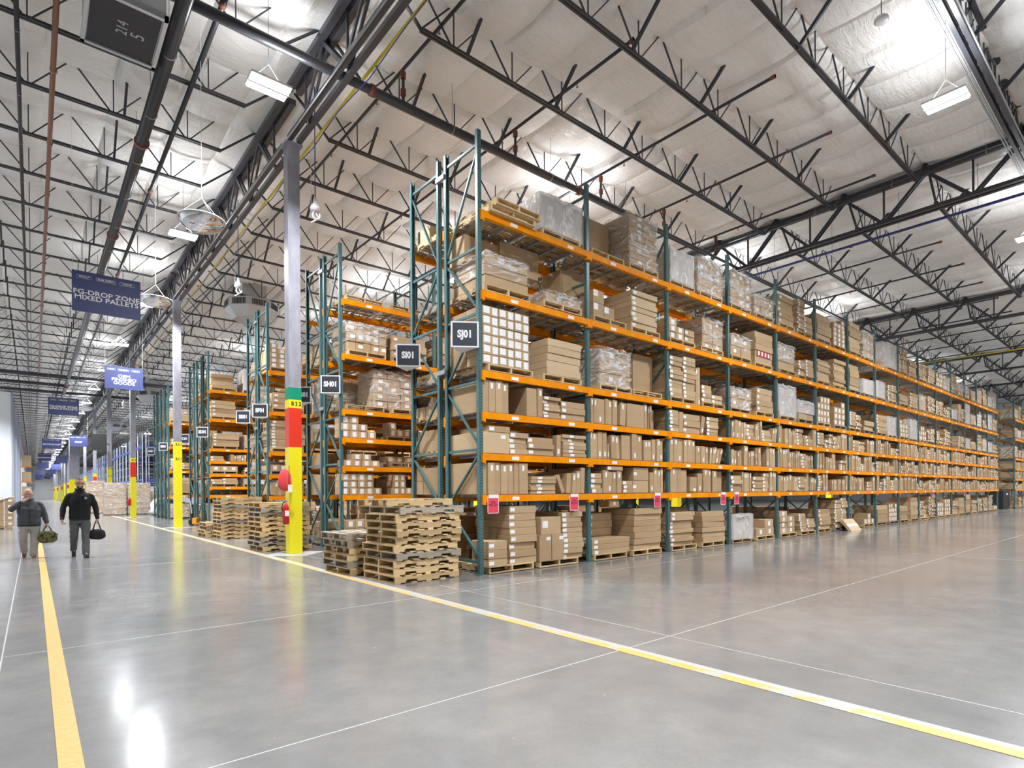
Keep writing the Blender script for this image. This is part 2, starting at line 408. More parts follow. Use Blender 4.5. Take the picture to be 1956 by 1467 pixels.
# columns
def column(x, y, label, bands, wd=.285, sign=None):
    t = empty('steel_column', (x, y, 0))
    z0 = bands[0][1] if bands else 0
    ztop = 3.0
    zt = max([b_[2] for b_ in bands]) if bands else 0
    ob('shaft', (MB().box(-wd/2, wd/2, -wd/2, wd/2, zt, ZB-.02).box(-wd/2-.06, wd/2+.06, -wd/2-.06, wd/2+.06, ZB-.05, ZB), ['column']), t)
    for (mn, a, b_) in bands:
        nm = {'yellow':'yellow_guard','red':'red_band','green':'green_band'}[mn]
        ob(nm, (MB().box(-wd/2-.006, wd/2+.006, -wd/2-.006, wd/2+.006, a, b_), [mn]), t)
    tag(t, label, 'column', 'steel columns along the main aisle')
    return t
cl = {0: ('B22', [('yellow',0,2.56),('red',2.56,3.50),('yellow',3.50,3.70),('green',3.70,3.99)], [3.60]),
      1: ('B21', [('yellow',0,3.72)], [3.60, 2.98]),
      2: ('B20', [('yellow',0,2.55),('red',2.55,3.47),('yellow',3.47,3.74)], [3.60]),
      3: ('B19', [('yellow',0,3.72)], [3.60, 2.98])}
colnames = ['nearest grey steel column with yellow, red and green bands, beside the pallet stacks', 'second grey column with a tall all-yellow base, before the pallet jack',
            'third column, yellow with a red band, beside the wrapped carton pallets', 'fourth column, yellow base, with black loudspeaker box on its left']
for k in range(0, 16):
    y = CYS[2]+14.4*k
    if y > YN-4: break
    if k < 4: nm, bands, tz = cl[k]; lab = colnames[k]
    else:
        nm, bands, tz = 'B%d' % (22-k), [[('yellow',0,2.6),('red',2.6,3.3),('yellow',3.3,3.6)], [('yellow',0,3.7)]][k % 2], [3.5]
        lab = 'small distant banded column, %s along the main aisle from the front' % nth(k+1)
    if k == 6: continue
    t = column(-1.17, y, lab, bands)
    if k < 6:
        for z in tz: text('column_number', ' '.join(nm), .135, 'black', t, (.02, -.1515, z), (PI/2,0,0), bold=.004, sx=.82)
t = column(-1.55, 92.4, 'wide boxed grey column with a yellow base far down the main aisle', [('yellow',0,3.6)], 1.1)
for gx in (14.8, 30.7):      # columns inside the rack field and in front aisle side
    for y in (5.98, 20.38, 34.78, 49.2):
        t = column(gx, y, 'grey steel column rising between the rack rows behind the front rack', [('yellow',0,3.6)])
        t['group'] = 'steel columns among the racks'

# floor joints and painted lines
mb = MB()
for y in (-8.1, -4.61, -1.1, 26.9, 40.9, 54.9): mb.box(XW, XE, y-.006, y+.006, -.01, .0015)
mb.box(XW, -1.2, 5.96, 5.976, -.01, .0015); mb.box(XW, -1.2, 12.9, 12.916, -.01, .0015)
for x in (-11.3, -6.22, -1.13, 9.2, 19.5): mb.box(x-.006, x+.006, YS, YN if x < 0 else -.3, -.01, .0015)
tag(ob('floor_joint', (mb, ['joint'])), kind='structure')
tag(ob('floor_line', (MB().box(-5.905, -5.795, YS, 200, -.01, .004), ['line'])), 'wide yellow painted line on the left side of the aisle, under the walking men', 'floor marking')
o = tag(ob('floor_line', (MB().box(-1.935, -1.825, YS, 200, -.01, .004), ['line_worn'])), 'narrow worn yellow line passing in front of the pallet stacks and columns', 'floor marking')
ob('grey_edge', (MB().box(-1.825, -1.755, YS, 60, -.01, .003), ['patch']), o)
for k in range(4):
    y = CYS[2]+14.4*k
    mb = MB(); mb.add([(-1.17-.75, y, .002), (-1.17, y-.75, .002), (-1.17+.75, y, .002), (-1.17, y+.75, .002)], [(0,1,2,3)])
    tag(ob('column_base_patch', (mb, ['patch'])), kind='structure')

# ------------------------------------------------------------------ racks
BP, DEP, ZTOP = 2.7875, 1.067, 7.80
LV = [1.40, 2.13, 2.86, 3.585, 4.99, 6.385]
PW = .078
mb = MB(); mb.box(-PW/2, PW/2, 0, .006, 0, ZTOP, 0); post_front = mb
def post_mesh():
    mb = MB()
    mb.box(-PW/2, PW/2, 0, .004, 0.01, ZTOP, 0)
    for s_ in (-1, 1): mb.box(s_*PW/2-.002, s_*PW/2+.002, .0, .072, 0.01, ZTOP, 1)
    for s_ in (-1, 1): mb.box(s_*.030-.009, s_*.030+.009, .068, .072, 0.01, ZTOP, 2)
    return mb.mesh('post', ['teal_holes', 'teal_side', 'teal'])
POST = post_mesh()
PLATE = MB().box(-.085, .085, -.04, .12, 0, .010).mesh('foot_plate', ['teal'])
def brace_mesh():
    mb = MB(); f, b = .06, DEP-.06
    H = [.22, 2.2, 3.4, 4.6, 5.76, 7.56]
    for z in H: mb.bar((0,f,z),(0,b,z),.035,.045)
    for (ya, za, yb, zb) in ((b,1.15,f,.30),(f,2.12,b,1.22),(b,3.3,f,2.28),(f,4.52,b,3.48),(b,5.68,f,4.68),(f,7.45,b,5.84)):
        mb.bar((0,ya,za),(0,yb,zb),.032,.04,0,(1,0,0))
    return mb.mesh('brace', ['teal'])
BRACE = brace_mesh()
def beam_mesh(first=False, last=False, stickers=(.27,.80)):
    mb = MB(); a, b = PW/2, BP-PW/2
    mb.box(a, b, -.045, .0, -.118, 0, 0); mb.box(a, b, 0, .03, -.118, -.04, 0)
    mb.box(a-.005 if not first else a-.0, a+.03, -.05, .03, -.175, .01, 0); mb.box(b-.03, b+.005, -.05, .03, -.175, .01, 0)
    mb.box(-PW/2+(.044 if first else 0), a, -.047, -.002, -.165, .004, 0)
    for q in stickers: mb.box(BP*q-.085, BP*q+.085, -.0475, -.045, -.095, -.035, 1)
    return mb.mesh('beam', ['orange', 'print'])
BEAM0, BEAM = beam_mesh(True), beam_mesh()
BEAMR = MB().box(PW/2, BP-PW/2, 0, .045, -.118, 0, 0).box(-PW/2, PW/2+.03, 0, .05, -.175, .01, 0).box(BP-PW/2-.03, BP-PW/2, 0, .05, -.175, .01, 0).mesh('rear_beam', ['orange'])
def deck_mesh(fine):
    mb = MB(); n = 34 if fine else 10
    x0, x1, y0, y1 = .06, BP-.06, .0, DEP
    for i in range(n): x = x0+(x1-x0)*i/(n-1); mb.box(x-.003, x+.003, y0, y1, .0, .006)
    ny = 10 if fine else 5
    for i in range(ny): y = y0+(y1-y0)*i/(ny-1); mb.box(x0, x1, y-.003, y+.003, .005, .011)
    for i in range(6): x = x0+.22+(x1-x0-.44)*i/5; mb.box(x-.02, x+.02, y0+.03, y1-.03, -.045, .0, 1)
    return mb.mesh('wire_deck', ['zinc', 'zinc_l'])
DECK, DECKF = deck_mesh(True), deck_mesh(False)
def rack(x0, n, y0, label, flip=False, levels=LV, deckfine=4, group='teal and orange pallet racks', decks=True, beams_all=True):
    r = empty('pallet_rack', (x0, y0, 0))
    yy = (lambda y: DEP-y) if flip else (lambda y: y)
    rz = PI if flip else 0
    for k in range(n+1):
        f = ob('upright_frame', BRACE, r, (k*BP, 0, 0)) if not flip else ob('upright_frame', BRACE, r, (k*BP, DEP, 0), (0,0,PI))
        ob('post', POST, f, (0,0,0)); ob('post', POST, f, (0,DEP,0), (0,0,PI))
        ob('foot_plate', PLATE, f, (0,0,0)); ob('foot_plate', PLATE, f, (0,DEP,0), (0,0,PI))
    for k in range(n):
        for z in levels:
            if not flip:
                ob('beam', BEAM0 if k == 0 else BEAM, r, (k*BP, 0, z)); ob('rear_beam', BEAMR, r, (k*BP, DEP, z))
            else:
                ob('beam', BEAM, r, ((k+1)*BP, DEP, z), (0,0,PI)); ob('rear_beam', BEAMR, r, ((k+1)*BP, 0, z), (0,0,PI))
            if decks: ob('wire_deck', DECK if k < deckfine else DECKF, r, (k*BP, 0, z))
    tag(r, label, 'pallet rack', group)
    return r
PAIR = 1.259
ROWS = [('J', 0.0, 15), ('I', PAIR, 8), ('H', 5.86, 4), ('G', 5.86+PAIR, 3), ('F', 11.72, 4), ('E', 11.72+PAIR, 3),
        ('D', 20.06, 4), ('Dm', 21.38, 3), ('C', 22.98, 3), ('B', 29.88, 4), ('Bm', 31.20, 2), ('Am', 32.50, 2), ('A', 33.85, 3)]
LEV = {'J': LV, 'I': LV, 'H': LV, 'G': LV, 'F': [1.36,2.08,2.84,4.18,5.54], 'E': [1.36,2.08,2.84,4.18,5.54],
       'D': [1.40,1.77,2.34,2.92,3.47,4.80,6.09], 'C': [1.42,2.27,3.31,4.80,6.09], 'B': [1.4,2.8,4.2,5.6], 'A': [1.4,2.8,4.2,5.6]}
LEV['Dm'] = LEV['C']; LEV['Bm'] = LEV['Am'] = LEV['A']
rname = {'J':'long front pallet rack of teal uprights and orange beams, running back from sign SJ01', 'I':'pallet rack back to back behind the front rack, ending at sign SI01',
         'Dm': 'middle rack of the triple-depth block between signs SD01 and SC01', 'Bm': 'second rack of the deep block behind the one signed SB01', 'Am': 'third rack of the deep block, just before the one signed SA01'}
for nm, y, n in ROWS:
    rack(0, n, y, rname.get(nm, 'teal and orange pallet rack whose end carries the sign S%s01' % nm), flip=nm not in 'JHFDB', levels=LEV[nm], deckfine=3 if nm in 'JH' else 1)
rack(47.4, 6, 0, 'far pallet rack beyond the cross aisle at the right edge', levels=LV, deckfine=0, decks=True)
# row spacers between back-to-back frames
for nm, y in (('J', 0), ('H', 5.86), ('F', 11.72)):
    for z in (3.72, 7.40):
        tag(ob('row_spacer', (MB().box(-.03, .03, -.04, PAIR-DEP+.04, -.04, .04), ['zinc_l']), None, (-.045, y+DEP, z)),
            '%s metal spacer joining the two rack ends by sign S%s01' % ('upper' if z > 5 else 'lower', nm), 'rack spacer')

# ------------------------------------------------------------------ pallets
PL, PD, PH = 1.24, 1.06, .122
def pallet_parts(seed, grey=False):
    q = random.Random(seed); ms = ['wood_grey' if grey else 'wood']
    top, bot = MB(), MB()
    n = 7; wds = [.09+.03*q.random() for _ in range(n)]; gap = (PL-sum(wds))/(n-1); x = 0
    for wd in wds:
        j = q.uniform(-.006, .006); top.box(x, x+wd, j, PD+j, PH-.018, PH); x += wd+gap
    for x in (0, .3, .58, .86, PL-.10): bot.box(x, x+.10, 0, PD, 0, .017)
    st = []
    for y in (0, PD/2-.019, PD-.038):
        s_ = MB(); z0, z1 = .017, PH-.018; zn = z0+.042
        prof = [(0,z0),(.19,z0),(.205,zn),(.40,zn),(.415,z0),(PL-.415,z0),(PL-.40,zn),(PL-.205,zn),(PL-.19,z0),(PL,z0)]
        np_ = len(prof); vs = [(a, y, b) for a, b in prof]+[(a, y, z1) for a, b in prof]; vs += [(a, y+.038, b) for a, _, b in vs]; o_ = 2*np_; fs = []
        for k in range(np_-1):
            fs += [(k, k+1, np_+k+1, np_+k), (o_+k+1, o_+k, o_+np_+k, o_+np_+k+1), (k+1, k, o_+k, o_+k+1), (np_+k, np_+k+1, o_+np_+k+1, o_+np_+k)]
        fs += [(0, np_, o_+np_, o_), (np_-1, o_+np_-1, o_+2*np_-1, 2*np_-1)]
        s_.add(vs, fs)
        st.append(s_)
    return top, bot, st, ms
PROT = []
for i in range(6):
    top, bot, st, ms = pallet_parts(i, i >= 4)
    PROT.append((top.mesh('deck_boards', ms), bot.mesh('bottom_boards', ms), [x.mesh('stringer', ms) for x in st]))
PALM = []
for i in range(4):
    top, bot, st, ms = pallet_parts(20+i, i == 3)
    for x in [bot]+st: top.add(x.v, x.f)
    PALM.append(top.mesh('pallet', ['wood_grey' if i == 3 else 'wood']))
NPAL = 0
PALS = []
def pallet(x, y, z, rz, label, parts=False, kind=None, group='wooden pallets'):
    PALS.append((x, y, z, rz, label, parts, kind, group))
def pallet_imp(a):
    v_ = Vector((a[0]+(.6 if a[3] < 1 else -.5), a[1], a[2]))-CAM; f_ = 1/v_.length**2
    if a[7].startswith('stacked'): f_ *= 9
    if a[1] > .9 and a[1] < 2.4 and a[0] > 1.5: f_ *= .02
    if a[1] > 5.5 and a[0] > 2.4: f_ *= .02
    if a[1] > 2.4 and a[0] > 1.5: f_ *= .3
    return f_
def pallet_build(x, y, z, rz, label, parts=False, kind=None, group='wooden pallets'):
    if parts:
        k = R.randrange(4) if kind is None else kind; T, B_, ST = PROT[k]
        t = empty('wooden_pallet', (x, y, z), rz); ob('deck_boards', T, t); ob('bottom_boards', B_, t)
        for s_ in ST: ob('stringer', s_, t)
    else:
        t = ob('wooden_pallet', PALM[R.randrange(4) if kind is None else kind], None, (x, y, z), (0,0,rz))
    return tag(t, label, 'pallet', group)
def pstack(x, y, n, lab, rz=0, greys=(), j=.04, slide=None):
    for i in range(n):
        dx, dy = R.uniform(-j, j), R.uniform(-j, j)
        if slide and i in slide: dx += slide[i]
        where = 'topmost of' if i == n-1 else ('bottom one of' if i == 0 else '%s from the bottom of' % nth(i+1))
        pallet(x+dx, y+dy, .001+i*(PH+.0005), rz+R.uniform(-.012,.012), 'wooden pallet, %s %s' % (where, lab), True, 4+R.randrange(2) if i in greys else None, 'stacked empty pallets on the floor')
pstack(-1.60, .13, 11, 'the tall pallet stack nearest the front rack', .02, (3, 9), slide={10:-.14, 0:-.02, 9:.05})
pstack(-1.80, 1.50, 6, 'the low grey pallet stack', .02, (1, 4, 5), slide={0:.08})
pstack(-1.66, 6.90, 10, 'the pallet stack behind the nearest column', .0, (1, 2, 7, 8))
pstack(-1.42, 11.85, 11, 'the pallet stack before sign SF01', .0, (4, 8))
pstack(-1.62, 13.1, 4, 'the smallest pallet stack, beside the stack before SF01', .0, (2,))

# ------------------------------------------------------------------ cartons
BOX = []       # every loose carton, sorted later: the largest in view become objects
LEVW = ['floor level', 'lowest shelf', 'second shelf', 'third shelf', 'fourth shelf', 'fifth shelf', 'top shelf']
class Ctx:
    def __init__(s, row, bay, lev, x0, y0, z, flip=False):
        s.row, s.bay, s.lev, s.x0, s.y0, s.z, s.flip = row, bay, lev, x0, y0, z, flip; s.nu = s.ns = s.ng = s.np = 0
    def where(s): return '%s, %s bay, row S%s' % (LEVW[s.lev], nth(s.bay+1), s.row)
    def put(s, x, y, z, wd, d, h, desc, lean=0, yaw=0, lab=None, mat_=None, vis=1.0, tall=False):
        BOX.append(dict(x=s.x0+x, y=(s.y0+y) if not s.flip else (s.y0+DEP-y-d), z=s.z+z, w=wd, d=d, h=h, lean=lean, yaw=yaw, lab=lab, mat=mat_, vis=vis,
                        label='%s %s' % (desc, s.where()), flip=s.flip, tall=tall, lev=s.lev))
    def U(s, edges, h, lean=0, d=None, y=None, mat_=None, hj=.03, lab=True):       # upright cartons side by side
        for a, b in zip(edges, edges[1:]):
            if isinstance(h, list): hh = h[s.nu % len(h)]
            else: hh = h+R.uniform(-hj, hj)
            s.nu += 1; ln = lean if not callable(lean) else lean(a)
            if not ln and R.random() < .2: ln = R.uniform(-.02, .03)
            s.put(a+.002, R.uniform(-.03,.02) if y is None else y, .012, b-a-.006, d or R.uniform(.86,1.0), hh, 'narrow upright carton, %s from left,' % nth(s.nu), ln,
                  R.uniform(-.01,.01), (.5+R.uniform(-.1,.1), hh-.09 if R.random() < .8 else .10) if lab and R.random() < .85 else None, mat_, 1, True)
    def Sk(s, a, b, n, h, d=None, y=None, jit=.015, lab='L', mat_=None, base=0.012, desc='flat brown carton'):
        s.ns += 1; z = base
        for i in range(n):
            hh = h[i] if isinstance(h, list) else h*R.uniform(.97,1.03)
            j1, j2 = R.uniform(-jit, jit), R.uniform(-jit, jit)
            lx = None
            if lab == 'L': lx = (.10, hh*.5)
            elif lab == 'C': lx = (.35+R.uniform(-.04,.04), hh*.5)
            elif lab == 'R': lx = (.85, hh*.5)
            s.put(a+j1, (R.uniform(-.03,.02) if y is None else y+j2*.5), z, b-a+j2, d or R.uniform(.85,1.0), hh-.003,
                  '%s, %s up in %s stack,' % (desc, nth(i+1), nth(s.ns)), 0, R.uniform(-.02,.02) if jit else 0, lx, mat_)
            z += hh
    def G(s, a, b, nx, nz, h, nd=2, d=1.0, base=PH+.012, lab=1, cols=None, y=0.0, mat_=None, desc='small carton'):
        s.ng += 1; wd = (b-a)/nx
        for i in range(nx):
            m_ = cols[i] if cols else nz
            for k in range(m_):
                s.put(a+i*wd+R.uniform(-.004,.004), y+R.uniform(-.01,.01), base+k*h, wd-.008, d/nd-.005, h-.004, '%s, %s column, %s row up, %s grid,' % (desc, nth(i+1), nth(k+1), nth(s.ng)),
                      0, R.uniform(-.01,.01), ((.25, h*.55, 'big', 'two') if lab == 2 else (.5, h*.5, 'big')) if lab else None, mat_)
        if nd > 1: s.put(a, y+d/nd+.01, base, b-a-.01, d-d/nd-.02, h*(min(cols) if cols else nz)-.01, 'rear cartons behind', vis=.02, mat_=mat_)
    def P(s, x, y=-.03, rz=0, n=1, parts=None, kind=None):
        for i in range(n):
            s.np += 1
            yy = s.y0+y if not s.flip else s.y0+DEP-y-PL
            where = ('left' if x < BP*.45 else 'right')
            if n > 1: where += ' lower' if i == 0 else ' upper'
            pallet(s.x0+x+.05*i+PD+.02, yy-.0, s.z+.012+i*PH, rz+PI/2, 'wooden pallet, %s %s' % (where, s.where()), s.row == 'J' and s.bay < 3 and not s.flip, kind, 'wooden pallets under the loads')
WRAPS = []
def wrapped(cx, x, wd, h, y=.0, d=1.0, nx=2, nz=5, z=PH+.012, side='left', full=True, mat_='card', white=False, loose=True, film=True):
    """A plastic-wrapped load: its cartons are parts, the film is a part."""
    X, Y, Z = cx.x0+x, (cx.y0+y if not cx.flip else cx.y0+DEP-y-d), cx.z+z
    t = empty('wrapped_load', (X, Y, Z))
    near = (Vector((X, Y, Z))-CAM).length < 24
    hh = h/nz; ww = wd/nx
    if near:
        for i in range(nx):
            for k in range(nz):
                q = MB().chbox(ww-.01, d-.02, hh-.008, .008)
                o = ob('carton', (q, [mat_]), t, (i*ww+R.uniform(-.01,.01), .01+R.uniform(-.012,.012), k*hh))
                if R.random() < .6: ob('shipping_label', (MB().box(ww*.3, ww*.3+.13, -.004, -.001, hh*.35, hh*.35+min(.09, hh*.5)), ['print']), o)
    else:
        q = MB()
        for i in range(nx):
            for k in range(nz):
                j = R.uniform(-.015,.015); q.box(i*ww+j, (i+1)*ww-.01+j, .01+j, d-.02, k*hh, (k+1)*hh-.008)
                if R.random() < .5: q.box(i*ww+ww*.4+j, i*ww+ww*.4+.12+j, .005+j, .009+j, k*hh+hh*.3, k*hh+hh*.3+min(.09, hh*.5), 1)
        ob('cartons', (q, [mat_, 'print']), t)
    # film shell
    if film:
        q = MB(); nxs, nys, nzs = (12, 10, 12) if near else (5, 3, 6); z1 = h+.02; z0 = -.04 if full else h*.35
        sd = R.random()*50
        def P_(u, v, wz):
            x_ = -.015+u*(wd+.03); y_ = -.015+v*(d+.03); z_ = z0+wz*(z1-z0)
            n_ = noise.noise_vector(Vector((x_*3+sd, y_*3, z_*4)))*.030
            if loose and wz > .99: z_ += .05*noise.noise(Vector((x_*6+sd, y_*6, 1)))+.02
            return (x_+n_.x*.7, y_+min(.01, n_.y*.9), z_+n_.z*.4)
        loop = [(i/nxs, 0) for i in range(nxs)]+[(1, i/nys) for i in range(nys)]+[(1-i/nxs, 1) for i in range(nxs)]+[(0, 1-i/nys) for i in range(nys)]
        nl = len(loop)
        for k in range(nzs+1):
            for (u, v) in loop: q.v.append(P_(u, v, k/nzs))
        for k in range(nzs):
            for i in range(nl): i2 = (i+1) % nl; q.f.append((k*nl+i, k*nl+i2, (k+1)*nl+i2, (k+1)*nl+i)); q.mi.append(0)
        o0 = len(q.v)
        for a in range(nys+1):
            for b in range(nxs+1): q.v.append(P_(b/nxs, a/nys, 1.0))
        for a in range(nys):
            for b in range(nxs): q.f.append((o0+a*(nxs+1)+b, o0+a*(nxs+1)+b+1, o0+(a+1)*(nxs+1)+b+1, o0+(a+1)*(nxs+1)+b)); q.mi.append(0)
        ob('stretch_wrap', (q, ['film_dense' if white else 'film'], True), t)
        if loose and near:
            q = MB(); x_ = 0
            for i in range(5):
                ax = R.uniform(0, wd-.2); pts = [(ax+.12*k+R.uniform(-.02,.02), R.uniform(-.05,-.02), h+R.uniform(-.05,.05)-.02*k) for k in range(4)]
                q.tube(pts, [.003,.010,.007,.003], 6)
            ob('film_fold', (q, ['film_white'], True), t)
    tag(t, 'plastic-wrapped carton load, %s %s' % (side, cx.where()), 'wrapped load', 'wrapped loads on the racks')
    return t

def C(row, bay, lev, y0=0.0, flip=False, x0=0.0, lv=None):
    z = 0.0 if lev == 0 else (lv or LEV[row])[lev-1]
    return Ctx(row, bay, lev, x0+bay*BP, y0, z, flip)
B0 = lambda l: C('J', 0, l)
def sub(e, o): return [round(x-o, 3) for x in e]
# ---- bay 1 (nearest)
c0 = B0(6); c0.P(.13, -.13, 0, 1); c0.np = 0
pallet(.25+PD, -.16, c0.z+.012+PH, PI/2+.015, 'upper wooden pallet of the pair, left on the top shelf, first bay, row SJ', True, 2)
wrapped(c0, 1.50, 1.10, .66, nx=2, nz=4, y=.0, z=PH+.012, side='white, right', white=True); c0.P(1.46)
c0 = B0(5); c0.P(.08); wrapped(c0, .12, 1.02, .56, nx=1, nz=3, side='left', full=False); c0.P(1.45, -.06)
wrapped(c0, 1.60, .98, .20, nx=1, nz=1, side='low, right', full=True)
c0.put(.9, .55, .75, 1.0, .5, .55, 'large brown carton towards the rear', vis=.6); c0.put(.1,.6,.72,.8,.5,.5,'brown carton at the rear left', vis=.4)
c0.put(2.38, .40, PH, .36, .55, .95, 'tall brown carton beside the second upright')
c0 = B0(4); c0.P(.13); c0.G(.05, 1.15, 3, 6, .172, base=PH+.012, desc='white-labelled carton', lab=2); c0.P(1.46)
c0.Sk(1.60, 2.53, 5, .142, lab=None, base=PH+.012, desc='large flat brown carton', mat_='card_pale')
c0 = B0(3); c0.U([.04,.18,.33,.49,.64], [.57,.56,.57,.55]); c0.U([1.08,1.34], .55); c0.U([1.35,1.48], .55); c0.Sk(1.50, 1.94, 6, .070); c0.Sk(1.98, 2.66, 3, .125)
c0 = B0(2); c0.put(.04, -.01, .012, .60, 1.0, .375, 'large pale carton lying first from left', lab=(.75,.30), mat_='card_pale'); c0.Sk(.16,.63,1,.11, base=.39, desc='shallow carton')
c0.Sk(.65, 1.08, 4, .100); c0.Sk(1.10, 1.76, 3, [.125,.10,.12]); c0.U([1.84,1.96], .43, .03); c0.Sk(2.02, 2.68, 6, .075, lab='C')
c0 = B0(1); c0.U([.04,.13,.28,.44,.61,.74,.86,1.08], [.57,.56,.57,.55,.56,.57,.57]); c0.Sk(1.15, 1.80, 5, .067, lab='C'); c0.U([1.98,2.08], .40, -.42, y=.0)
c0.U([2.12,2.26,2.37,2.50,2.62], [.40,.41,.45,.52], .06)
c0 = B0(0)
c0.P(.12); c0.P(1.33); c0.Sk(.10, .52, 3, .155, base=PH, y=-.08, d=.5, lab='L'); c0.Sk(.64, 1.28, 8, .135, base=PH, lab='L', d=1.05)
c0.put(1.34, -.04, PH, .31, .8, .50, 'upright carton standing on the pallet, left of two', lab=(.75,.43)); c0.put(1.67, -.04, PH, .31, .8, .50, 'upright carton standing on the pallet, right of two', lab=(.8,.43))
c0.put(1.40, -.02, PH+.502, .53, .8, .34, 'square carton resting on the two upright ones', lab=(.2,.2,'big')); c0.Sk(2.0, 2.56, 9, .102, base=PH, lab='L')
# ---- bay 2
O = BP
def B1(l): return C('J', 1, l)
c0 = B1(6); c0.P(.10, .0); c0.P(1.30); wrapped(c0, 1.36, 1.02, 1.12, nx=1, nz=8, side='tall, right', full=True, film=True)
c0.put(.35, .5, PH, .9, .5, .95, 'tall brown carton at the rear', vis=.7)
c0 = B1(5); c0.P(.12); c0.put(.16,0,PH+.01,.33,.4,.28,'small carton at lower left', lab=(.2,.2,'big')); c0.put(.50,0,PH+.01,.33,.4,.25,'small carton at lower right', lab=(.2,.18,'big')); c0.put(.18,.02,PH+.30,.34,.4,.27,'small carton on top of two', lab=(.2,.2,'big'))
c0.put(-.2, .45, PH, .7, .5, 1.0, 'tall carton behind the three small cartons', vis=.6)
c0.P(1.36); c0.Sk(1.42, 2.34, 7, .118, base=PH+.012, lab='L', desc='large flat carton', mat_='card_pale')
c0 = B1(4); c0.P(.30); wrapped(c0, .34, 1.02, .76, nx=1, nz=3, side='left'); c0.P(1.42); c0.put(1.9, .35, PH, .75, .6, .95, 'dark wrapped carton tower at rear', vis=.6)
c0 = B1(3); c0.U(sub([2.83,2.91,3.01], O), .53); c0.U(sub([3.03,3.28,3.38,3.50], O), [.54,.52,.52]); c0.U(sub([3.52,3.68], O), .53, .03); c0.U(sub([3.76,3.95], O), .50, .09)
c0.put(4.02-O, .0, .012, .62, .95, .52, 'broad brown carton standing near the middle'); c0.U(sub([4.65,4.76], O), .52); c0.U(sub([4.79,4.84,4.89], O), .52); c0.put(4.95-O, .25, .012, .38, .7, .5, 'dark carton set back at right')
c0 = B1(2); c0.U(sub([2.83,2.89,3.06,3.21,3.35], O), .55); c0.U(sub([3.36,3.42], O), .33); c0.U(sub([3.46,3.63,3.78], O), .53, -.05); c0.U(sub([3.84,4.14], O), .55); c0.U(sub([4.16,4.34,4.55], O), .56)
c0.U(sub([4.60,4.78,4.93,5.07,5.21,5.33], O), [.46,.47,.50,.51,.47])
c0 = B1(1); c0.Sk(2.83-O, 3.16-O, 4, .105, lab='L'); c0.U(sub([3.20,3.38,3.51,3.64,3.80], O), [.48,.46,.46,.47], .02); c0.Sk(3.32-O, 3.84-O, 1, .09, base=.50, desc='flat carton', lab='L')
c0.Sk(3.86-O, 4.20-O, 3, .09); c0.Sk(4.24-O, 4.80-O, 2, .285, desc='large square carton'); c0.U(sub([4.83,4.98], O), .44); c0.U(sub([5.0,5.15,5.26,5.34], O), .56)
c0 = B1(0); c0.P(.09); c0.P(1.36, kind=3); c0.Sk(2.85-O, 4.10-O, 3, .108, base=PH, lab='L', desc='long flat carton'); c0.Sk(4.24-O, 5.25-O, 7, .135, base=PH, lab=None, desc='large flat carton')
c0.Sk(3.3-O, 4.1-O, 5, .17, base=PH, y=.52, d=.5, desc='rear carton', lab='L')
# ---- bay 3
O = 2*BP
def B2(l): return C('J', 2, l)
c0 = B2(6); c0.P(.03); wrapped(c0, .10, 1.0, .74, nx=2, nz=4, side='white, left', white=True); c0.P(1.33); wrapped(c0, 1.30, 1.15, .88, nx=3, nz=5, side='right')
c0 = B2(5); c0.P(.03); c0.G(.05, .68, 2, 3, .155, cols=[3,2]); c0.Sk(.70, 1.12, 2, .15, base=PH+.01); c0.P(1.34, -.05); wrapped(c0, 1.75, 1.0, .84, y=.15, nx=2, nz=4, side='large, right')
c0 = B2(4); c0.P(.03); c0.Sk(.05, .60, 9, .108, base=PH+.01); c0.Sk(.61, 1.14, 10, .102, base=PH+.01); c0.U([1.18,1.28,1.38], .95); c0.P(1.42); c0.Sk(1.44, 1.90, 4, .11, base=PH+.01); c0.Sk(1.91, 2.38, 2, .11, base=PH+.01)
c0 = B2(3); c0.Sk(5.60-O, 5.97-O, 6, .088); c0.U(sub([5.99,6.17], O), .48); c0.Sk(6.19-O, 6.91-O, 3, .155); c0.U(sub([6.94,7.10], O), .44, .22); c0.Sk(7.24-O, 7.79-O, 5, .095, jit=.04)
c0 = B2(2); c0.U(sub([5.62,5.78,5.95,6.18,6.33,6.53,6.70], O), .57); c0.U(sub([6.74,6.97,7.17,7.29], O), .42); c0.U(sub([7.34,7.44,7.54,7.64,7.75,7.86], O), .42, lambda a: .10+.75*(a-1.77)) 
c0 = B2(1); c0.U(sub([5.63,5.91,6.08,6.34], O), .56); c0.put(6.42-O, -.02, .012, .30, .9, .37, 'leaning carton with a low label', lean=.07, lab=(.7,.06)); c0.U(sub([6.78,7.0], O), .45, .05); c0.U(sub([7.03,7.30,7.40], O), .57); c0.U(sub([7.45,7.66], O), .56); c0.put(7.7-O, .1, .012, .42, .9, .55, 'broad carton at right end')
c0 = B2(0); c0.P(.04); c0.Sk(5.60-O, 6.60-O, 8, .103, base=PH, jit=.05, lab='L'); c0.P(1.36); c0.Sk(7.0-O, 8.06-O, 6, .132, base=PH, jit=.03, lab=None, desc='large flat carton')
c0.Sk(6.2-O, 7.2-O, 6, .15, base=PH, y=.55, d=.45, desc='dim carton at the rear', lab='L')

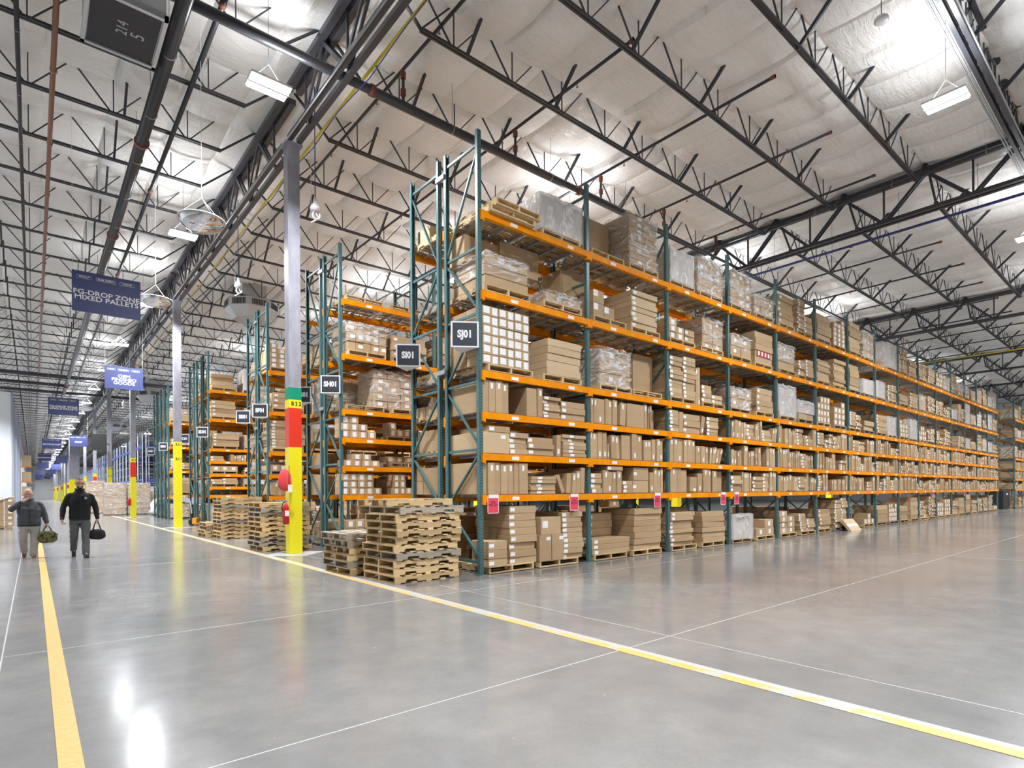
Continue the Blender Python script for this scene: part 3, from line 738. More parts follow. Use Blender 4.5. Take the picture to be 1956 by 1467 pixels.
# ---- filler for the rest, same kinds of load
def hand(cx, q, wmax=BP-.09, hmax=.57):
    x = .05
    while x < wmax-.08:
        r_ = q.random()
        if r_ < .62:
            n = q.randint(2, 7); h = q.choice([hmax, hmax-.03, hmax-.1, hmax*.72]); e = [x]
            wd = q.uniform(.07, .17)
            for _ in range(n):
                nx_ = e[-1]+wd*q.uniform(.75,1.3)
                if nx_ > wmax: break
                e.append(nx_)
            if len(e) > 1: cx.U(e, h, q.choice([0,0,0,.05,-.05,.2 if h < .5 else 0])); x = e[-1]+q.choice([.01,.02,.10])
            else: break
        elif r_ < .93:
            wd = q.uniform(.28,.62); wd = min(wd, wmax-x)
            if wd < .15: break
            h = q.uniform(.06,.15); cx.Sk(x, x+wd, max(1, int(q.uniform(.55,.98)*hmax/h)), h, jit=.02, lab=q.choice('LLC')); x += wd+q.uniform(.01,.05)
        else: x += q.uniform(.1,.3)
def pal(cx, q, hmax, wrapp=.45, low=False):
    for side, x in (('left', .06+q.uniform(-.03,.03)), ('right', 1.42+q.uniform(-.03,.03))):
        if q.random() < .04: continue
        cx.P(x, q.uniform(-.06,.0)); h = hmax*q.uniform(.45,1.0)
        if q.random() < wrapp: wrapped(cx, x+.05, q.uniform(1.0,1.16), h, nx=q.choice([1,2,3]), nz=max(2, int(h/q.uniform(.13,.25))), side=side, full=q.random() < .8, white=q.random() < .35)
        elif q.random() < .5:
            wd = q.uniform(.9,1.15); hh = q.uniform(.10,.19); cx.Sk(x+.05, x+.05+wd, max(2, int(h/hh)), hh, base=PH+.012, jit=.02, lab=q.choice(['L',None]))
        elif q.random() < .5:
            n = q.randint(2,4); hh = q.uniform(.16,.26); nz = max(1, int(h/hh)); cx.G(x+.03, x+q.uniform(1.0,1.15), n, nz, hh, cols=[max(1, nz-q.randint(0,1)) for _ in range(n)])
        else:
            hh = q.uniform(.07,.12); a = x+.03; b_ = a+q.uniform(.45,.6)
            cx.Sk(a, b_, max(2, int(h/hh)), hh, base=PH+.012, jit=.03); cx.Sk(b_+.01, x+1.12, max(2, int(h*q.uniform(.5,1)/hh)), hh*1.2, base=PH+.012, jit=.03)
for bay in range(3, 15):
    q = random.Random(100+bay)
    for lv in range(7):
        cx = C('J', bay, lv)
        if lv == 0: pal(cx, q, 1.08, .12)
        elif lv <= 3: hand(cx, q)
        elif lv == 6: pal(cx, q, 1.12, .68)
        else: pal(cx, q, 1.02, .38)
# red cartons in the fourth bay, fifth shelf
cx = C('J', 3, 5); cx.G(1.55, 2.35, 4, 2, .17, nd=1, d=.35, base=PH+.2, cols=[2,1,1,1], y=.0, mat_='redbox', desc='small red carton')
# row H, first bays
def Hc(b, l): return C('H', b, l, 5.86)
c0 = Hc(0,6); c0.P(.10); c0.P(1.40)
c0 = Hc(0,5); c0.P(.16); wrapped(c0, .18, 1.10, .70, nx=5, nz=3, side='left', full=False); c0.P(1.42); c0.Sk(1.45, 2.5, 3, .2, base=PH)
c0 = Hc(0,4); c0.P(.1); c0.P(1.4); c0 = Hc(0,4); wrapped(c0, .95, 1.2, 1.0, y=.1, nx=3, nz=5, side='dark, middle')
c0 = Hc(0,3); c0.G(-.02, .95, 4, 3, .185, base=.01, cols=[3,3,2,1], nd=1, d=.4); c0.P(1.35, .2); c0.G(1.45, 2.1, 3, 2, .19, cols=[2,1,1], nd=1, d=.4, y=.2)
c0 = Hc(0,2); c0.G(.05, 1.05, 4, 2, .165, base=.01, cols=[1,2,2,1], nd=1, d=.4); c0.G(1.15, 2.6, 5, 2, .16, base=.01, cols=[1,2,2,2,2], nd=1, d=.4, y=.4); c0.P(1.35)
c0 = Hc(0,1); c0.G(-.02, 1.1, 5, 3, .18, base=.01, cols=[3,3,3,3,1], nd=1, d=.4); c0.G(1.45, 2.2, 4, 3, .18, base=.01, cols=[3,3,1,1], nd=1, d=.4)
c0 = Hc(0,0); c0.P(.05); c0.G(.1, 1.1, 4, 3, .21, cols=[3,3,3,2], nd=1, d=.5); c0.P(1.4); c0.Sk(1.5, 2.5, 4, .17, base=PH)
def Ic(l): return C('I', 0, l, PAIR, True)
c0 = Ic(6); c0.P(.05); c0.put(.12, .05, PH+.012, .35, .45, .30, 'small pale carton on the top pallet', mat_='card_pale')
c0 = Ic(5); c0.P(.05); c0.P(1.4)
c0 = Ic(4); c0.P(.05, n=2); c0 = Ic(3); c0.P(.05); c0.G(.1, 1.1, 3, 2, .2, cols=[1,2,2], nd=3, d=1.0); 
c0 = Ic(2); c0.P(.05); c0.Sk(.08, 1.0, 2, .22, base=PH+.01, lab='L'); c0 = Ic(1); c0.G(.03, 1.2, 3, 2, .27, base=.01, nd=3, d=1.0)
c0 = Ic(0); c0.P(.1); c0.Sk(.15, 1.1, 5, .17, base=PH)
def generic(row, bay, y0, flip, seed, lv):
    q = random.Random(seed)
    n = len(LEV[row])+1
    for l in range(n):
        if row == 'G' and l == n-1: continue
        if row in 'IH' and l == n-1 and bay < 3 and l: q.random(); cx = C(row, bay, 6, y0, flip); cx.P(.1); continue
        z = 0 if l == 0 else LEV[row][l-1]; zn = LEV[row][l] if l < n-1 else z+1.5
        cx = C(row, bay, min(l, 6), y0, flip); cx.z = z; gap = zn-z-.12
        if gap < .35: pass
        elif gap < .62: hand(cx, q, hmax=gap-.05) if q.random() < .6 else pal(cx, q, gap-.2, .1)
        else: pal(cx, q, min(gap-.2, 1.05), .4)
for b_ in (1, 2, 3): generic('H', b_, 5.86, False, 40+b_, 0)
for b_ in range(1, 8): generic('I', b_, PAIR, True, 60+b_, 0)
for b_ in range(3): generic('G', b_, 5.86+PAIR, True, 80+b_, 0)
for nm, y, n in ROWS[4:]:
    for b_ in range(min(n, 3 if nm in 'FDB' else 2)): generic(nm, b_, y, nm not in 'FDB', sum(map(ord, nm))*3+b_, 0)
for b_ in range(4):
    q = random.Random(300+b_)
    for l in range(7):
        cx = C('K', b_, l, 0, False, 47.4, LV)
        if l in (0,4,5,6): pal(cx, q, 1.0, .4)
        else: hand(cx, q)
for x in BOX: pass

def boxgeom(b, mb, simple):
    """carton corners with its lean and yaw, label quad in slot 1"""
    w_, d_, h_ = b['w'], b['d'], b['h']
    M_ = Matrix.Translation((b['x'], b['y'], b['z'])) @ Matrix.Rotation(b['yaw'], 4, 'Z')
    ln = b['lean']
    if ln > 0: M_ = M_ @ Matrix.Translation((w_,0,0)) @ Matrix.Rotation(ln, 4, 'Y') @ Matrix.Translation((-w_,0,0))
    elif ln < 0: M_ = M_ @ Matrix.Rotation(ln, 4, 'Y')
    return M_
def labelquad(b, mb, mi, face=-1):
    if not b['lab']: return False
    w_, h_ = b['w'], b['h']; fx, z = b['lab'][0], b['lab'][1]
    if b['tall']: lw, lh = min(.05, w_*.45), .10
    elif len(b['lab']) > 2: lw, lh = min(.14, w_*.45), min(.13, h_*.7)
    else: lw, lh = min(.11, w_*.4), min(.065, h_*.7)
    x = min(max(w_*fx-lw/2, .005), w_-lw-.005); z = min(max(z-lh/2, .005), h_-lh-.003)
    if len(b['lab']) > 3: mb.box(w_*.60, w_*.93, -.003, 0, h_*.12, h_*.88, mi)
    if b['flip']: mb.box(x, x+lw, b['d'], b['d']+.003, z, z+lh, mi)
    else: mb.box(x, x+lw, -.003, 0, z, z+lh, mi)
    return True
def imp(b):
    p_ = Vector((b['x']+b['w']/2, b['y'], b['z']+b['h']/2)); v_ = p_-CAM
    fr = b['w']*b['h']*abs(v_.y)/v_.length**3*b['vis']
    if b['flip']: fr *= .05 if b['x'] > .8 else .3
    if not b['flip'] and 5 < b['y'] and b['x'] > 2.3: fr *= .1
    if 11 < b['y'] and b['x'] > 1.2: fr *= .1
    return fr
BOX.sort(key=imp, reverse=True)
seen = set(); NBIG = 292; big = []
for b in BOX:
    if len(big) >= NBIG: break
    if b['label'] in seen: b['label'] = b['label'].replace('carton', 'box', 1)
    if b['label'] in seen: continue
    seen.add(b['label']); b['big'] = True; big.append(b)
for b in big:
    M_ = boxgeom(b, None, False)
    base = b['mat'] or 'card'
    o = ob('cardboard_box', (MB().chbox(b['w'], b['d'], b['h'], .005), [base])); o.matrix_world = M_
    tag(o, b['label'], 'box', 'cardboard boxes on the racks')
    mb = MB()
    if labelquad(b, mb, 0): ob('shipping_label', (mb, ['print']), o)
rest = MB()
MI = {'card':0, 'card_pale':1, 'redbox':2}
for b in BOX:
    if b.get('big'): continue
    M_ = boxgeom(b, None, True); t_ = MB().box(0, b['w'], 0, b['d'], 0, b['h'], MI[b['mat'] or 'card'])
    labelquad(b, t_, 3)
    t_.v = [tuple(M_ @ Vector(v_)) for v_ in t_.v]
    o_ = len(rest.v); rest.v += t_.v; rest.f += [tuple(o_+i for i in f_) for f_ in t_.f]; rest.mi += t_.mi
tag(ob('cardboard_boxes', (rest, ['card', 'card_pale', 'redbox', 'print'])), 'the many smaller brown cartons filling the farther rack bays', 'boxes', None, 'stuff')
PALS.sort(key=pallet_imp, reverse=True); pseen = {}
for a in PALS[:290]: pallet_build(*a)
q = MB()
for a in PALS[290:]:
    M_ = Matrix.Translation((a[0], a[1], a[2])) @ Matrix.Rotation(a[3], 4, 'Z'); me = PALM[0]; o_ = len(q.v)
    q.v += [tuple(M_ @ v_.co) for v_ in me.vertices]; q.f += [tuple(o_+i for i in p_.vertices) for p_ in me.polygons]; q.mi += [0]*len(me.polygons)
tag(ob('wooden_pallets', (q, ['wood'])), 'the remaining wooden pallets under loads deep in the rack rows', 'pallets', None, 'stuff')
print('cartons', len(BOX), 'big', len(big), 'pallets', len(PALS))

# carton leaning on the floor before the sixth bay
o = ob('cardboard_box', (MB().chbox(.95, .10, .50, .006), ['card_pale'])); o.location = (15.75, -.42, .0); o.rotation_euler = (-.62, .0, 0)
tag(o, 'flat pale carton leaning at floor level in front of the rack, on the polished floor', 'box')
ob('white_band', (MB().box(.0, .95, -.003, 0, .20, .29), ['white']), o)

# ------------------------------------------------------------------ rack end signs
def tri_sign(txt, y):
    t = empty('aisle_sign', (-.05, y, 3.97)); h = .45
    A, B_, C_ = Vector((-.40,.27,0)), Vector((0,0,0)), Vector((0,.54,0))
    d = (B_-A); n_ = Vector((d.y, -d.x, 0)).normalized()
    q = MB(); up = Vector((0,0,h))
    q.add([A,B_,B_+up,A+up, A+n_*-.012,B_+n_*-.012,B_+n_*-.012+up,A+n_*-.012+up], [(0,1,2,3),(5,4,7,6),(0,3,7,4),(1,5,6,2),(3,2,6,7),(0,4,5,1)])
    q.add([A,C_,C_+up,A+up], [(0,3,2,1)]); q.add([A, B_, C_], [(0,2,1)]); q.add([A+up, B_+up, C_+up], [(0,1,2)])
    ob('panel', (q, ['sign_white']), t)
    a_ = A+d*.06+up*.055+n_*.003; b_ = A+d*.94+up*.055+n_*.003; v_ = up*.89
    ob('dark_face', (MB().add([a_, b_, b_+v_, a_+v_], [(0,1,2,3)]), ['sign_dark']), t)
    rz = math.atan2(d.y, d.x)
    text('sign_lettering', txt, .175, 'sign_white', t, tuple((A+B_)/2+up*.5+n_*.006), (PI/2, 0, rz), bold=.0085, sx=.86)
    tag(t, 'dark square aisle sign reading %s on a rack end' % txt, 'sign', 'aisle end signs')
for nm, y in (('J',-.02),('I',1.93),('H',5.81),('G',7.78),('F',11.63),('E',13.6),('D',19.98),('C',23.95),('B',29.85),('A',34.3)): tri_sign('S%s01' % nm, y)

# red tags under the first beam
for i, (x, yaw_) in enumerate(((.215,0),(2.27,0),(2.79+2.25,0),(2.79*2+2.35,.1),(2.79*3+.25,.1),(2.79*9+1.9,0),(2.79*11+2.3,0),(2.79*13+.7,0))):
    t = ob('pallet_tag', (MB().box(-.115, .115, -.004, 0, -.29, 0), ['pink']), None, (x, -.055, 1.375), (0, .06*yaw_*10*(i % 2), 0))
    ob('white_border', (MB().box(-.125,-.115,-.004,0,-.30,.0).box(.115,.125,-.004,0,-.30,0).box(-.125,.125,-.004,0,-.30,-.29).box(-.10,.12,-.006,-.004,-.03,.035), ['white']), t)
    text('tag_lettering', 'MIX\nPALLET', .062, 'black', t, (0, -.0055, -.13), (PI/2,0,0), ex=.0005)
    tag(t, 'red paper tag hung from the first orange beam, %s from the near end' % nth(i+1), 'tag', 'red tags on the lowest beam')

# ------------------------------------------------------------------ lamps
def lamp_proto():
    t = empty('high_bay_light', (0,0,0))
    ob('housing', (MB().box(-.37, .37, -.22, .22, .03, .075).box(-.37,.37,-.02,.02,-.01,.05), ['plastic_w']), t)
    ob('lens', (MB().box(-.35, .35, -.21, -.022, .0, .028).box(-.35, .35, .022, .21, .0, .028), ['lamp']), t)
    ob('hanging_wire', (MB().tube([(-.3,0,.07),(0,0,.45),(0,0,2.2)], .006, 5).tube([(.3,0,.07),(0,0,.45)], .006, 5), ['zinc']), t)
    for nm, z, pw, rx, sx, sy, sp in (('down_light', -.03, LAMP_W, 0, .70, .42, PI), ('up_light', .10, UP_W, PI, .70, .42, PI)):
        ld = bpy.data.lights.new(nm, 'AREA'); ld.shape = 'RECTANGLE'; ld.size = sx; ld.size_y = sy; ld.energy = pw; ld.color = (.95,.97,1.0); ld.spread = math.radians(150) if rx == 0 else PI
        o = ob(nm, ld, t, (0,0,z), (rx,0,0)); pass
    return t
lp = lamp_proto(); first = True
def lamp(x, y, z, label, group, rz=0):
    global first
    o = lp if first else copy_tree(lp); first = False
    o.location = (x, y, z); o.rotation_euler = (0,0,rz); tag(o, label, 'light', group); return o
for k in range(27):
    lamp(-2.50, 3.35+8.12*k, 9.22, 'bright high-bay light over the main aisle, %s from the front' % nth(k+1), 'lights over the main aisle')
for k in range(2): lamp(-2.5, -4.8-8.1*k, 9.3, 'added unseen high-bay light over the main aisle, lighting the front floor', 'added lights behind the viewpoint')  # out of view, added to light the floor in front
for k in range(7): lamp(8.3+9.8*k, -4.8, 9.35, 'high-bay light over the wide aisle beside the front rack, %s along' % nth(k+1), 'lights over the wide front aisle', PI/2)
for k in range(4): lamp(-10.5, 12+14*k, 9.3, 'added unseen high-bay light that brightens the left wall', 'added lights brightening the left wall')  # unseen extra lamps, put in to brighten the left wall
for k in range(4): lamp(44.8+(k//2)*12, 6+10*(k % 2), 9.3, 'high-bay light over the cross aisle past the front rack', 'lights over the cross aisle')
for k in range(7): lamp(3+11*k, -14.5, 9.35, 'added unseen high-bay light behind the viewpoint, lighting the open floor', 'added lights for the open floor', PI/2)  # added lamp row outside the frame, fills in light on the near floor
for j, y in enumerate((4.1, 10.0, 15.85, 21.7)):
    for k in range(3): lamp(6.5+9.8*k, y, 9.5, 'high-bay light over the %s rack aisle, %s along' % (nth(j+1), nth(k+1)), 'lights over the rack aisles', 0)
for j, y in enumerate((32, 44, 58, 76, 100)):
    for k in range(3 if y < 60 else 2): lamp(5+10*k, y, 9.0, 'high-bay light over the far storage area, %s row, %s along' % (nth(j+1), nth(k+1)), 'lights over the far storage', 0)

# ------------------------------------------------------------------ pipes and conduits overhead
def pipe(name, pts, r, m_, label, cat, couplings=(), cm='rust', seg=12, hang=()):
    o = ob(name, (MB().tube(pts, r, seg), [m_], True)); tag(o, label, cat)
    for (p_, dr) in couplings:
        a = Vector(p_); d_ = Vector(dr)*.05; ob('coupling', (MB().tube([a-d_, a+d_], (r if not isinstance(r, list) else r[0])*1.28, seg), [cm], True), o)
    for p_ in hang:
        a = Vector(p_); r0 = r if not isinstance(r, list) else r[0]; q = MB().tube([a+Vector((0,0,r0)), a+Vector((0,0,1.3))], .006, 5); 
        for s_ in (0,): q.tube([(a.x-.012, a.y, a.z), (a.x+.012, a.y, a.z)] if abs(Vector(dr if couplings else (0,1,0)).x) > .5 else [(a.x, a.y-.012, a.z), (a.x, a.y+.012, a.z)], r0*1.06, seg)
        ob('pipe_hanger', (q, ['zinc'], True), o)
    return o
pipe('drain_pipe', [(-3.95,-14,9.92),(-4.0,70,9.92)], .125, 'pipe', 'thick black pipe running the length of the main aisle ceiling', 'pipe',
     [((-3.955,8.2,9.92),(0,1,0)),((-3.96,14.6,9.92),(0,1,0)),((-3.97,47.7,9.92),(0,1,0)),((-3.97,48.3,9.92),(0,1,0))], hang=[(-3.95,4.6+2.25*k,9.92) for k in range(10)])
pipe('gas_pipe', [(-5.64,-14,10.0),(-5.66,70,10.0)], .048, 'copper', 'thin copper-coloured pipe running along the left ceiling', 'pipe', [((-5.64,3.6+3.1*k,10.0),(0,1,0)) for k in range(8)], 'copper')
pipe('sprinkler_pipe', [(-6.18,-14,10.25),(-6.2,90,10.25)], .04, 'pipe', 'slim black pipe along the ceiling left of the copper one', 'pipe', hang=[(-6.18,4+2.25*k,10.25) for k in range(6)])
pipe('sprinkler_pipe', [(-3.30,-14,10.35),(-3.36,90,10.35)], .05, 'pipe', 'slim black pipe between the thick pipe and the lamps', 'pipe', [((-3.31,3.3,10.35),(0,1,0)),((-3.32,11.6,10.35),(0,1,0)),((-3.33,20,10.35),(0,1,0))])
pipe('sprinkler_main', [(-10,3.16,9.99),(8.4,3.16,9.99),(8.6,3.16,9.99),(44,3.16,9.99)], [.095,.095,.05,.05], 'pipe', 'thick black sprinkler main crossing above the end of the front rack', 'pipe',
     [((-.45,3.16,9.99),(1,0,0)),((5.9,3.16,9.99),(1,0,0)),((8.5,3.16,9.99),(1,0,0))], hang=[(1.6+3.2*k,3.16,9.99) for k in range(3)])
for i, x in enumerate((.30, 3.55, 6.86, 10.0, 13.2, 17.0, 20.3, 23.6, 26.9, 30.2, 33.5, 36.8, 40.1, 43.4)):
    ya = -.62 if i == 1 else (-8 if i in (0,) else -2.0)
    o = pipe('sprinkler_branch', [(x, ya, 10.79), (x, 30 if i < 5 else 12, 10.79)], .036, 'pipe', 'thin black sprinkler branch pipe under the roof, %s from the main aisle' % nth(i+1), 'pipe',
         [((x, ya+.05, 10.79), (0,1,0))], seg=8)
    o['group'] = 'sprinkler branches'
    q = MB()
    for k in range(6): y = ya+1.6+2.7*k; q.tube([(x,y,10.78),(x,y,10.68)], .012, 6); q.tube([(x,y,10.68),(x,y,10.67)], .03, 6)
    ob('sprinkler_head', (q, ['copper']), o)
    if i < 5:
        q = MB().tube([(x, 3.16, 10.08), (x, 3.16, 10.79)], .034, 8)
        ob('riser', (q, ['pipe'], True), o)
        for z in (10.28, 10.66): ob('riser_fitting', (MB().tube([(x,3.16,z-.07),(x,3.16,z+.07)], .062, 8), ['rust']), o)
for i, x in enumerate((6.86, 10.0, 13.2, 17, 20.3, 23.6)):
    pipe('sprinkler_branch', [(x+.2, -20, 10.79), (x+.2, -6.0, 10.79)], .036, 'pipe', 'thin black sprinkler pipe beyond the heavy roof truss, %s from left' % nth(i+1), 'pipe', [((x+.2,-6.1,10.79),(0,1,0))], seg=8)
pipe('air_pipe', [(-.50,-10,10.38),(-.50,8,10.38),(-.42,31,10.38),(-.42,60,10.38)], .032, 'yellow_pipe', 'thin yellow pipe running beside the main girder', 'pipe', seg=8)
pipe('air_pipe', [(15.35,-14,9.72),(15.25,6,9.72)], .042, 'blue_pipe', 'blue pipe slung below the second girder over the racks', 'pipe', [((15.32,-.6,9.72),(0,1,0))], 'steel', 10, hang=[(15.33,-4+2*k,9.72) for k in range(5)])
pipe('air_pipe', [(38.8,-14,9.72),(38.8,6,9.72)], .042, 'yellow_pipe', 'yellow pipe slung under the roof above the far racks', 'pipe', seg=8)
pipe('conduit_pipe', [(14.2,-14,10.75),(14.2,6,10.75)], .05, 'pipe', 'black pipe beside the second girder', 'pipe', seg=8, hang=[(14.2,-4.4+2.25*k,10.75) for k in range(4)])
pipe('power_cable', [(-.86,-6,9.80)]+[(-.86+.04*(k % 2), 1+1.5*k, 9.78-.06*(k % 2)) for k in range(20)], .012, 'blue_pipe', 'thin blue cable draped along the main girder', 'cable', seg=6)
pipe('power_conduit', [(-1.36,-6,9.83),(-1.36,70,9.83)], .016, 'zinc_l', 'thin pale conduit clipped under the main girder', 'conduit', seg=6)
for i, y in enumerate((44, 48, 52)):
    pipe('cross_pipe', [(-9.4,y,9.9),((2.5,-3.97,3)[i],y,9.9)], .13, 'pipe', 'black pipe crossing the main aisle far away, %s of three' % nth(i+1), 'pipe', seg=10)

# duct end hanging at top left
t = empty('ceiling_duct', (-4.72, 4.22, 9.75))
ob('duct_body', (MB().box(-.55,.55,-.72,.72,.0,1.3), ['galv']), t); ob('dark_bottom', (MB().box(-.50,.50,-.66,.66,-.02,.0), ['black']), t)
ob('flange', (MB().box(-.58,.58,-.75,-.68,-.04,.04).box(-.58,.58,.68,.75,-.04,.04).box(-.58,-.52,-.75,.75,-.04,.04).box(.52,.58,-.75,.75,-.04,.04), ['galv']), t)
text('chalk_lettering', '214', .24, 'cabinet', t, (-.02,-.05,-.024), (PI,0,PI*.5+PI), ex=.0005); text('chalk_lettering', '5', .30, 'cabinet', t, (.22,.02,-.024), (PI,0,PI*.5+PI), ex=.0005)
tag(t, 'square metal duct end with black underside and chalk figures near the thick pipe', 'duct')

# diffuser units over the rack ends
def diffuser(x, y, z, label, s=1.0):
    t = empty('air_diffuser', (x, y, z))
    q = MB(); n = 8; r0, r1 = 1.0*s, 1.25*s
    def ring(r_, zz): return [(r_*math.cos(PI/8+2*PI*k/n), r_*math.sin(PI/8+2*PI*k/n), zz) for k in range(n)]
    v0, v1, v2 = ring(.85*s, 0), ring(r1, .45*s), ring(r1, .85*s)
    q.add(v0+v1+v2, [tuple(reversed(range(8)))]+[(k, (k+1) % 8, 8+(k+1) % 8, 8+k) for k in range(8)]+[(8+k, 8+(k+1) % 8, 16+(k+1) % 8, 16+k) for k in range(8)]+[tuple(range(16,24))])
    ob('hood', (q, ['galv']), t)
    for k in range(8):
        a = 2*PI*k/8; q = MB(); ap = r1*math.cos(PI/8)+.012
        for j in range(9):
            u = -.30*s+j*.075*s; c_, s_ = math.cos(a), math.sin(a)
            q.add([(c_*ap-s_*u, s_*ap+c_*u, .50*s), (c_*ap-s_*(u+.05*s), s_*ap+c_*(u+.05*s), .50*s), (c_*ap-s_*(u+.05*s), s_*ap+c_*(u+.05*s), .78*s), (c_*ap-s_*u, s_*ap+c_*u, .78*s)], [(0,1,2,3)])
        ob('louvre', (q, ['black']), t)
    ob('duct', (MB().box(-.55*s,.55*s,-.55*s,.55*s,.85*s,1.9*s), ['galv']), t)
    tag(t, label, 'air diffuser', 'octagonal ceiling diffusers')
diffuser(1.9, 20.3, 9.55, 'octagonal metal air diffuser above the rack ends, nearest one', .95)
diffuser(1.9, 49, 9.3, 'octagonal metal air diffuser farther down, beside the hanging blue signs')
diffuser(1.9, 78, 9.3, 'octagonal metal air diffuser far down the aisle')

# dome mirrors
def dome(x, y, z, label):
    t = empty('dome_mirror', (x, y, z)); q = MB(); n, mr = 24, 7; r_ = .43
    for i in range(mr+1):
        a = PI/2*i/mr
        for k in range(n): q.v.append((r_*math.cos(a)*math.cos(2*PI*k/n), r_*math.cos(a)*math.sin(2*PI*k/n), -.24*math.sin(a)))
    for i in range(mr):
        for k in range(n): q.f.append((i*n+k, (i+1)*n+k, (i+1)*n+(k+1) % n, i*n+(k+1) % n)); q.mi.append(0)
    ob('mirror_bowl', (q, ['dome'], True), t)
    rp = [(.435*math.cos(2*PI*k/24), .435*math.sin(2*PI*k/24), 0) for k in range(25)]
    ob('rim', (MB().tube(rp, .012, 6, cap=False), ['plastic_w'], True), t)
    q = MB(); top = (0,0,.45)
    for k in range(4): q.tube([(.43*math.cos(PI/2*k+.4), .43*math.sin(PI/2*k+.4), 0), top], .004, 4)
    q.tube([top, (0,0,11.2-z)], .005, 4); ob('hanging_wire', (q, ['plastic_w']), t)
    tag(t, label, 'mirror', 'ceiling dome mirrors')
dome(-3.33, 5.0, 7.05, 'clear dome mirror hanging near the first column, largest one'); dome(-3.1, 12.3, 7.4, 'dome mirror hanging beside the large blue hanging sign')
dome(-3.1, 24.3, 7.4, 'dome mirror hanging just above the second blue sign'); dome(-3.2, 40.5, 7.4, 'small far dome mirror over the aisle, behind the second blue sign')

# power drops with coiled white connectors
for i, (x, y, z) in enumerate(((-.78,5.5,8.28),(-.75,12.3,8.36),(-.75,22,8.3),(-.75,32,8.55),(-.75,43.5,8.3))):
    t = empty('power_drop', (x, y, z)); q = MB().tube([(0,0,.2),(0,0,11.2-z)], .012, 6); ob('cord', (q, ['blue_pipe']), t)
    ob('strain_rope', (MB().tube([(-.10,0,.05),(-.10,0,11.1-z)], .006, 5), ['plastic_w']), t)
    q = MB().tube([(0,0,.25),(0,0,.12),(0,0,.02),(0,0,-.06)], [.03,.06,.13,.12], 10); ob('connector_box', (q, ['plastic_w'], True), t)
    q = MB(); 
    for k in range(4): q.tube([(.02+.11*math.sin(a)*.8, .02*k-.03, -.16+.10*math.cos(a)) for a in [2*PI*j/10 for j in range(11)]], .012, 5, cap=False)
    q.tube([(0,0,-.06),(.08,0,-.22),(-.10,0,-.36)], .02, 6); ob('coiled_plug', (q, ['plastic_w'], True), t)
    tag(t, 'white coiled power drop hanging from the main girder, %s from the front' % nth(i+1), 'power drop', 'power drops along the girder')
o = ob('smoke_detector', (MB().tube([(0,0,.10),(0,0,.05),(0,0,.0),(0,0,-.03)], [.06,.12,.13,.09], 16), ['plastic_w'], True), None, (6.45,-4.22,10.4))
ob('drop_rod', (MB().tube([(0,0,.1),(0,0,.9)], .008, 5), ['rust']), o); tag(o, 'round white detector hanging under the roof, between two roof joists', 'detector')

# ------------------------------------------------------------------ hanging aisle signs
def hsign(x0, x1, y, ztop, h, lines, label, size, logos=True, dark=False):
    w_ = x1-x0; t = empty('hanging_sign', ((x0+x1)/2, y, ztop-h))
    ob('board', (MB().box(-w_/2, w_/2, -.012, .012, 0, h), ['sign_blue']), t)
    q = MB()
    for s_ in (-1, 1): q.tube([(s_*(w_/2-.02), 0, h), (s_*(w_/2-.02), 0, 11.2-(ztop-h))], .004, 4)
    ob('hanging_wire', (q, ['plastic_w']), t)
    cy = h*.42 if logos else h*.5
    text('sign_lettering', '\n'.join(lines), size, 'sign_white', t, (0, -.016, cy), (PI/2,0,0), bold=.0030, sx=1.18)
    if logos:
        for cx_, wd, tx in ((-.48,.30,'WOLF'),(-.02,.42,'SUB-ZERO'),(.43,.32,'COVE')):
            f_ = w_/1.45; z = h*.86; wd *= f_; cx_ *= f_; hh = .075*f_
            text('logo_lettering', tx, .062*f_, 'sign_white', t, (cx_, -.016, z), (PI/2,0,0), bold=.0012, sx=1.25)
            q = MB(); e = .004
            q.box(cx_-wd/2, cx_+wd/2, -.015, -.012, z+hh/2, z+hh/2+e).box(cx_-wd/2, cx_+wd/2, -.015, -.012, z-hh/2-e, z-hh/2).box(cx_-wd/2, cx_-wd/2+e, -.015, -.012, z-hh/2, z+hh/2).box(cx_+wd/2-e, cx_+wd/2, -.015, -.012, z-hh/2, z+hh/2)
            ob('logo_frame', (q, ['sign_white']), t)
    tag(t, label, 'sign', 'blue signs hanging over the main aisle')
hsign(-5.23, -3.78, 10.0, 7.10, 1.02, ['FG-DROP ZONE','MIXED PALLETS'], 'blue hanging sign reading FG-DROP ZONE MIXED PALLETS, largest over the aisle', .165)
hsign(-3.62, -2.22, 22.0, 7.02, .97, ['OEM','FINISHED','GOODS'], 'blue hanging sign reading OEM FINISHED GOODS, beside the second column', .185)
hsign(-5.31, -3.89, 34.2, 7.10, 1.0, ['FG-DROP ZONE','SINGLE PALLETS'], 'blue hanging sign reading FG-DROP ZONE SINGLE PALLETS, over the men', .150)
hsign(-5.28, -3.75, 65.4, 7.10, 1.0, ['METROLOGY'], 'dark blue hanging sign reading METROLOGY far down the aisle', .20)
hsign(-3.31, -1.91, 60.8, 7.10, 1.0, ['PPAP'], 'blue hanging sign reading PPAP above the wide column', .22)
hsign(-5.47, -4.06, 91.8, 7.10, 1.0, ['MAINTENANCE'], 'dark blue hanging sign reading MAINTENANCE, below METROLOGY', .18)
hsign(-5.40, -3.80, 121, 7.10, 1.0, ['QUALITY'][:0] or [''], 'blank dark blue hanging sign below the MAINTENANCE sign', .2, False)
for i, y in enumerate((98.6, 126.5, 154.6, 180, 206)):
    hsign(-3.42, -2.04, y, 7.10, 1.0, [''], 'small distant blue sign right of the far aisle lamps, %s after PPAP' % nth(i+1), .2, False)
